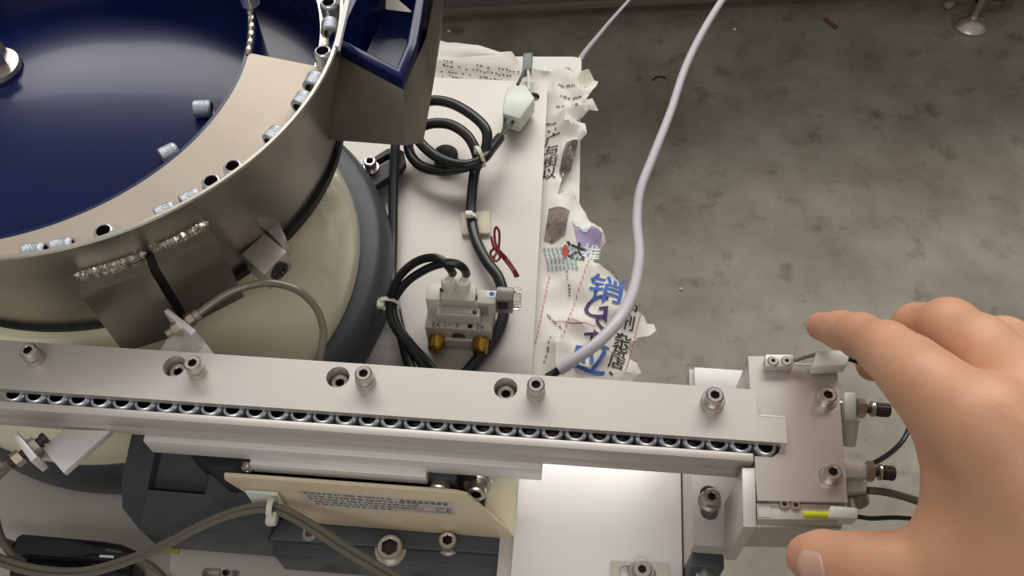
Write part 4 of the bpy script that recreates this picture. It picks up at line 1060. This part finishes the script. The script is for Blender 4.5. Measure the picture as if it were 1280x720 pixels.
def field(P):
    k = 4 * mm
    fi = chain(P, INDEX, k); fm = chain(P, MIDDLE, k); fr_ = chain(P, RING, k); fl_ = chain(P, LITTLE, k); ft = chain(P, THUMB, k)
    f = smin(smin(fi, fm, 2.2 * mm), smin(fr_, fl_, 2.2 * mm), 2.2 * mm)
    pal = None
    for fng, r0 in ((INDEX, 13.5), (MIDDLE, 13.5), (RING, 13), (LITTLE, 12)):
        c = cone(P, fng[-1][0], WRIST, r0 * mm, 21 * mm); pal = c if pal is None else smin(pal, c, 9 * mm)
    pal = smin(pal, cone(P, THUMB[-1][0], WRIST, 18 * mm, 21 * mm), 14 * mm)
    # web and thenar muscle between thumb and index
    pal = smin(pal, cone(P, hp_(1240, 560, 205), hp_(1240, 680, 186), 12.5 * mm, 15.5 * mm), 10 * mm)
    pal = smin(pal, cone(P, hp_(1290, 560, 205), hp_(1290, 690, 192), 15 * mm, 18 * mm), 14 * mm)
    pal = smin(pal, cone(P, hp_(1184, 545, 200), hp_(1182, 640, 184), 7.0 * mm, 7.0 * mm), 9 * mm)
    pal = smin(pal, cone(P, hp_(1140, 462, 200), hp_(1186, 540, 200), 9.0 * mm, 8.0 * mm), 8 * mm)
    pal = smin(pal, cone(P, WRIST, ELBOW, 22 * mm, 34 * mm), 10 * mm)
    f = smin(f, pal, 7 * mm); f = smin(f, ft, 9 * mm)
    # tendons over the back of the hand
    for fng in (INDEX, MIDDLE, RING):
        a = fng[-1][0] + np.array([0, 0, 12.4 * mm]); f = smin(f, cone(P, a, WRIST + np.array([0, 0, 17 * mm]), 1.6 * mm, 1.4 * mm), 4 * mm)
    # skin folds at the joints
    for c, d, r in ((INDEX[3][0], INDEX[4][0] - INDEX[2][0], 9.2), (INDEX[1][0], INDEX[2][0] - INDEX[0][0], 7.1), (THUMB[3][0], THUMB[4][0] - THUMB[2][0], 10.8), (MIDDLE[3][0], MIDDLE[4][0] - MIDDLE[2][0], 9.5)):
        d = d / np.linalg.norm(d)
        for off in (-1.5, 1.2):
            q = P - (c + d * off * mm); ax = q @ d; rad = np.linalg.norm(q - ax[..., None] * d, axis=-1)
            f = f + .00035 * np.exp(-(ax / (.7 * mm)) ** 2) * np.exp(-((rad - r * mm) / (3 * mm)) ** 2)
    return f
Fd = np.concatenate([field(G[i:i + 16]) for i in range(0, nx, 16)], 0)
for a_ in range(3):                     # close the forearm where the grid ends
    for e_ in (0, 1, -2, -1):
        sl_ = [slice(None)] * 3; sl_[a_] = e_; Fd[tuple(sl_)] = np.maximum(Fd[tuple(sl_)], .0004)
def surface_nets(F, o, h):
    s = F < 0; n0, n1, n2 = F.shape
    corners = [(i, j, k) for i in (0, 1) for j in (0, 1) for k in (0, 1)]
    sl = lambda A_, c: A_[c[0]:n0 - 1 + c[0], c[1]:n1 - 1 + c[1], c[2]:n2 - 1 + c[2]]
    cnt = sum(sl(s, c).astype(np.int8) for c in corners); act = (cnt > 0) & (cnt < 8)
    acc = np.zeros(act.shape + (3,), np.float32); num = np.zeros(act.shape, np.float32)
    for a in corners:
        for ax in range(3):
            if a[ax]: continue
            b_ = list(a); b_[ax] = 1; fa, fb = sl(F, a), sl(F, b_)
            cr_ = (fa < 0) != (fb < 0); t_ = np.where(cr_, fa / np.where(cr_, fa - fb, 1), 0)
            for d in range(3): acc[..., d] += np.where(cr_, a[d] + (t_ if d == ax else 0), 0)
            num += cr_
    idx = -np.ones(act.shape, np.int64); ids = np.argwhere(act); idx[act] = np.arange(len(ids))
    V = (ids + acc[act] / num[act][:, None]) * h + o
    faces = []
    for ax in range(3):
        u_, v_ = (ax + 1) % 3, (ax + 2) % 3
        A0 = np.take(s, np.arange(F.shape[ax] - 1), ax); A1 = np.take(s, np.arange(1, F.shape[ax]), ax)
        e = np.argwhere(A0 != A1); flip = A0[A0 != A1]
        ok = (e[:, u_] > 0) & (e[:, v_] > 0) & (e[:, u_] < F.shape[u_] - 1) & (e[:, v_] < F.shape[v_] - 1); e = e[ok]; flip = flip[ok]
        q = []
        for du, dv in ((-1, -1), (0, -1), (0, 0), (-1, 0)):
            c = e.copy(); c[:, u_] += du; c[:, v_] += dv; q.append(idx[c[:, 0], c[:, 1], c[:, 2]])
        q = np.stack(q, 1); q[~flip] = q[~flip][:, ::-1]; faces.append(q)
    return V, np.concatenate(faces)
HV, HF = surface_nets(Fd, lo_, HS)
c0_ = hp_(1330, 640, 150)
me = bpy.data.meshes.new('skin'); me.from_pydata((HV - c0_).tolist(), [], HF.tolist()); me.update()
for p in me.polygons: p.use_smooth = True
fl_a = me.attributes.new('flush', 'FLOAT', 'POINT')
w = np.zeros(len(HV))
for c, r, k in ((INDEX[0][0], 13, .75), (THUMB[0][0], 15, .75), (MIDDLE[0][0], 14, .8), (INDEX[3][0], 9, .35), (THUMB[3][0], 12, .35), (MIDDLE[3][0], 10, .35), (hp_(1168, 590, 190), 16, .35), (RING[3][0], 10, .3)):
    w = np.maximum(w, k * np.exp(-(np.linalg.norm(HV - c, axis=1) / (r * mm)) ** 2))
fl_a.data.foreach_set('value', w.astype(np.float32))
me.materials.append(M['skin'])
ha = thing('hand', 'bare right hand reaching in from the right, index finger and thumb gripping the head', 'hand', tuple(c0_))
ho_ = bpy.data.objects.new('palm_and_fingers', me); C.objects.link(ho_); ho_.parent = ha
ms = ho_.modifiers.new('smooth', 'SMOOTH'); ms.factor = .5; ms.iterations = 4
# thumb nail: a thin plate lying on the skin of the thumb end
def nail(c, along, up, L, W):
    al = Vector(along).normalized(); up = Vector(up); up = (up - al * up.dot(al)).normalized(); sd = al.cross(up)
    n = 14; P0 = []; E0 = []
    for i in range(n + 1):
        t_ = i / n * 2 - 1
        half = W / 2 * math.sqrt(max(.12, 1 - max(0, abs(t_) - .45) ** 2 / .33))
        for j in range(n + 1):
            y_ = (j / n * 2 - 1); P0.append(Vector(c) + al * (t_ * L / 2 * (1 - .12 * y_ * y_)) + sd * (y_ * half)); E0.append(max(abs(t_), abs(y_)))
    hs_ = np.linspace(.016, -.016, 161); un_ = np.array(up)
    Q = np.array([np.array(p) for p in P0])[:, None, :] + hs_[None, :, None] * un_
    f_ = field(Q) < 0; k_ = f_.argmax(1)
    bm = bmesh.new(); vs = [bm.verts.new(Vector(Q[i, k_[i]]) + up * (.00045 if E0[i] < .95 else -.0002)) for i in range(len(P0))]
    for i in range(n):
        for j in range(n): bm.faces.new((vs[i * (n + 1) + j], vs[i * (n + 1) + j + 1], vs[(i + 1) * (n + 1) + j + 1], vs[(i + 1) * (n + 1) + j]))
    for _ in range(2): bmesh.ops.smooth_vert(bm, verts=bm.verts, factor=.5, use_axis_x=True, use_axis_y=True, use_axis_z=True)
    r_ = bmesh.ops.extrude_face_region(bm, geom=bm.faces[:])
    for g in r_['geom']:
        if isinstance(g, bmesh.types.BMVert): g.co -= up * .0009
    return bm
tip, nxt = Vector(THUMB[0][0]), Vector(THUMB[2][0])
al = (tip - nxt).normalized(); toc = (Vector((0, 0, CAM_H)) - tip).normalized()
upn = (Vector((-.10, -.55, .83))).normalized(); upn = (upn - al * upn.dot(al)).normalized()
nc = tip.lerp(nxt, .58) + upn * .009
obj('fingernail', nail(nc, al, upn, .0130, .0125), 'nail', ha)
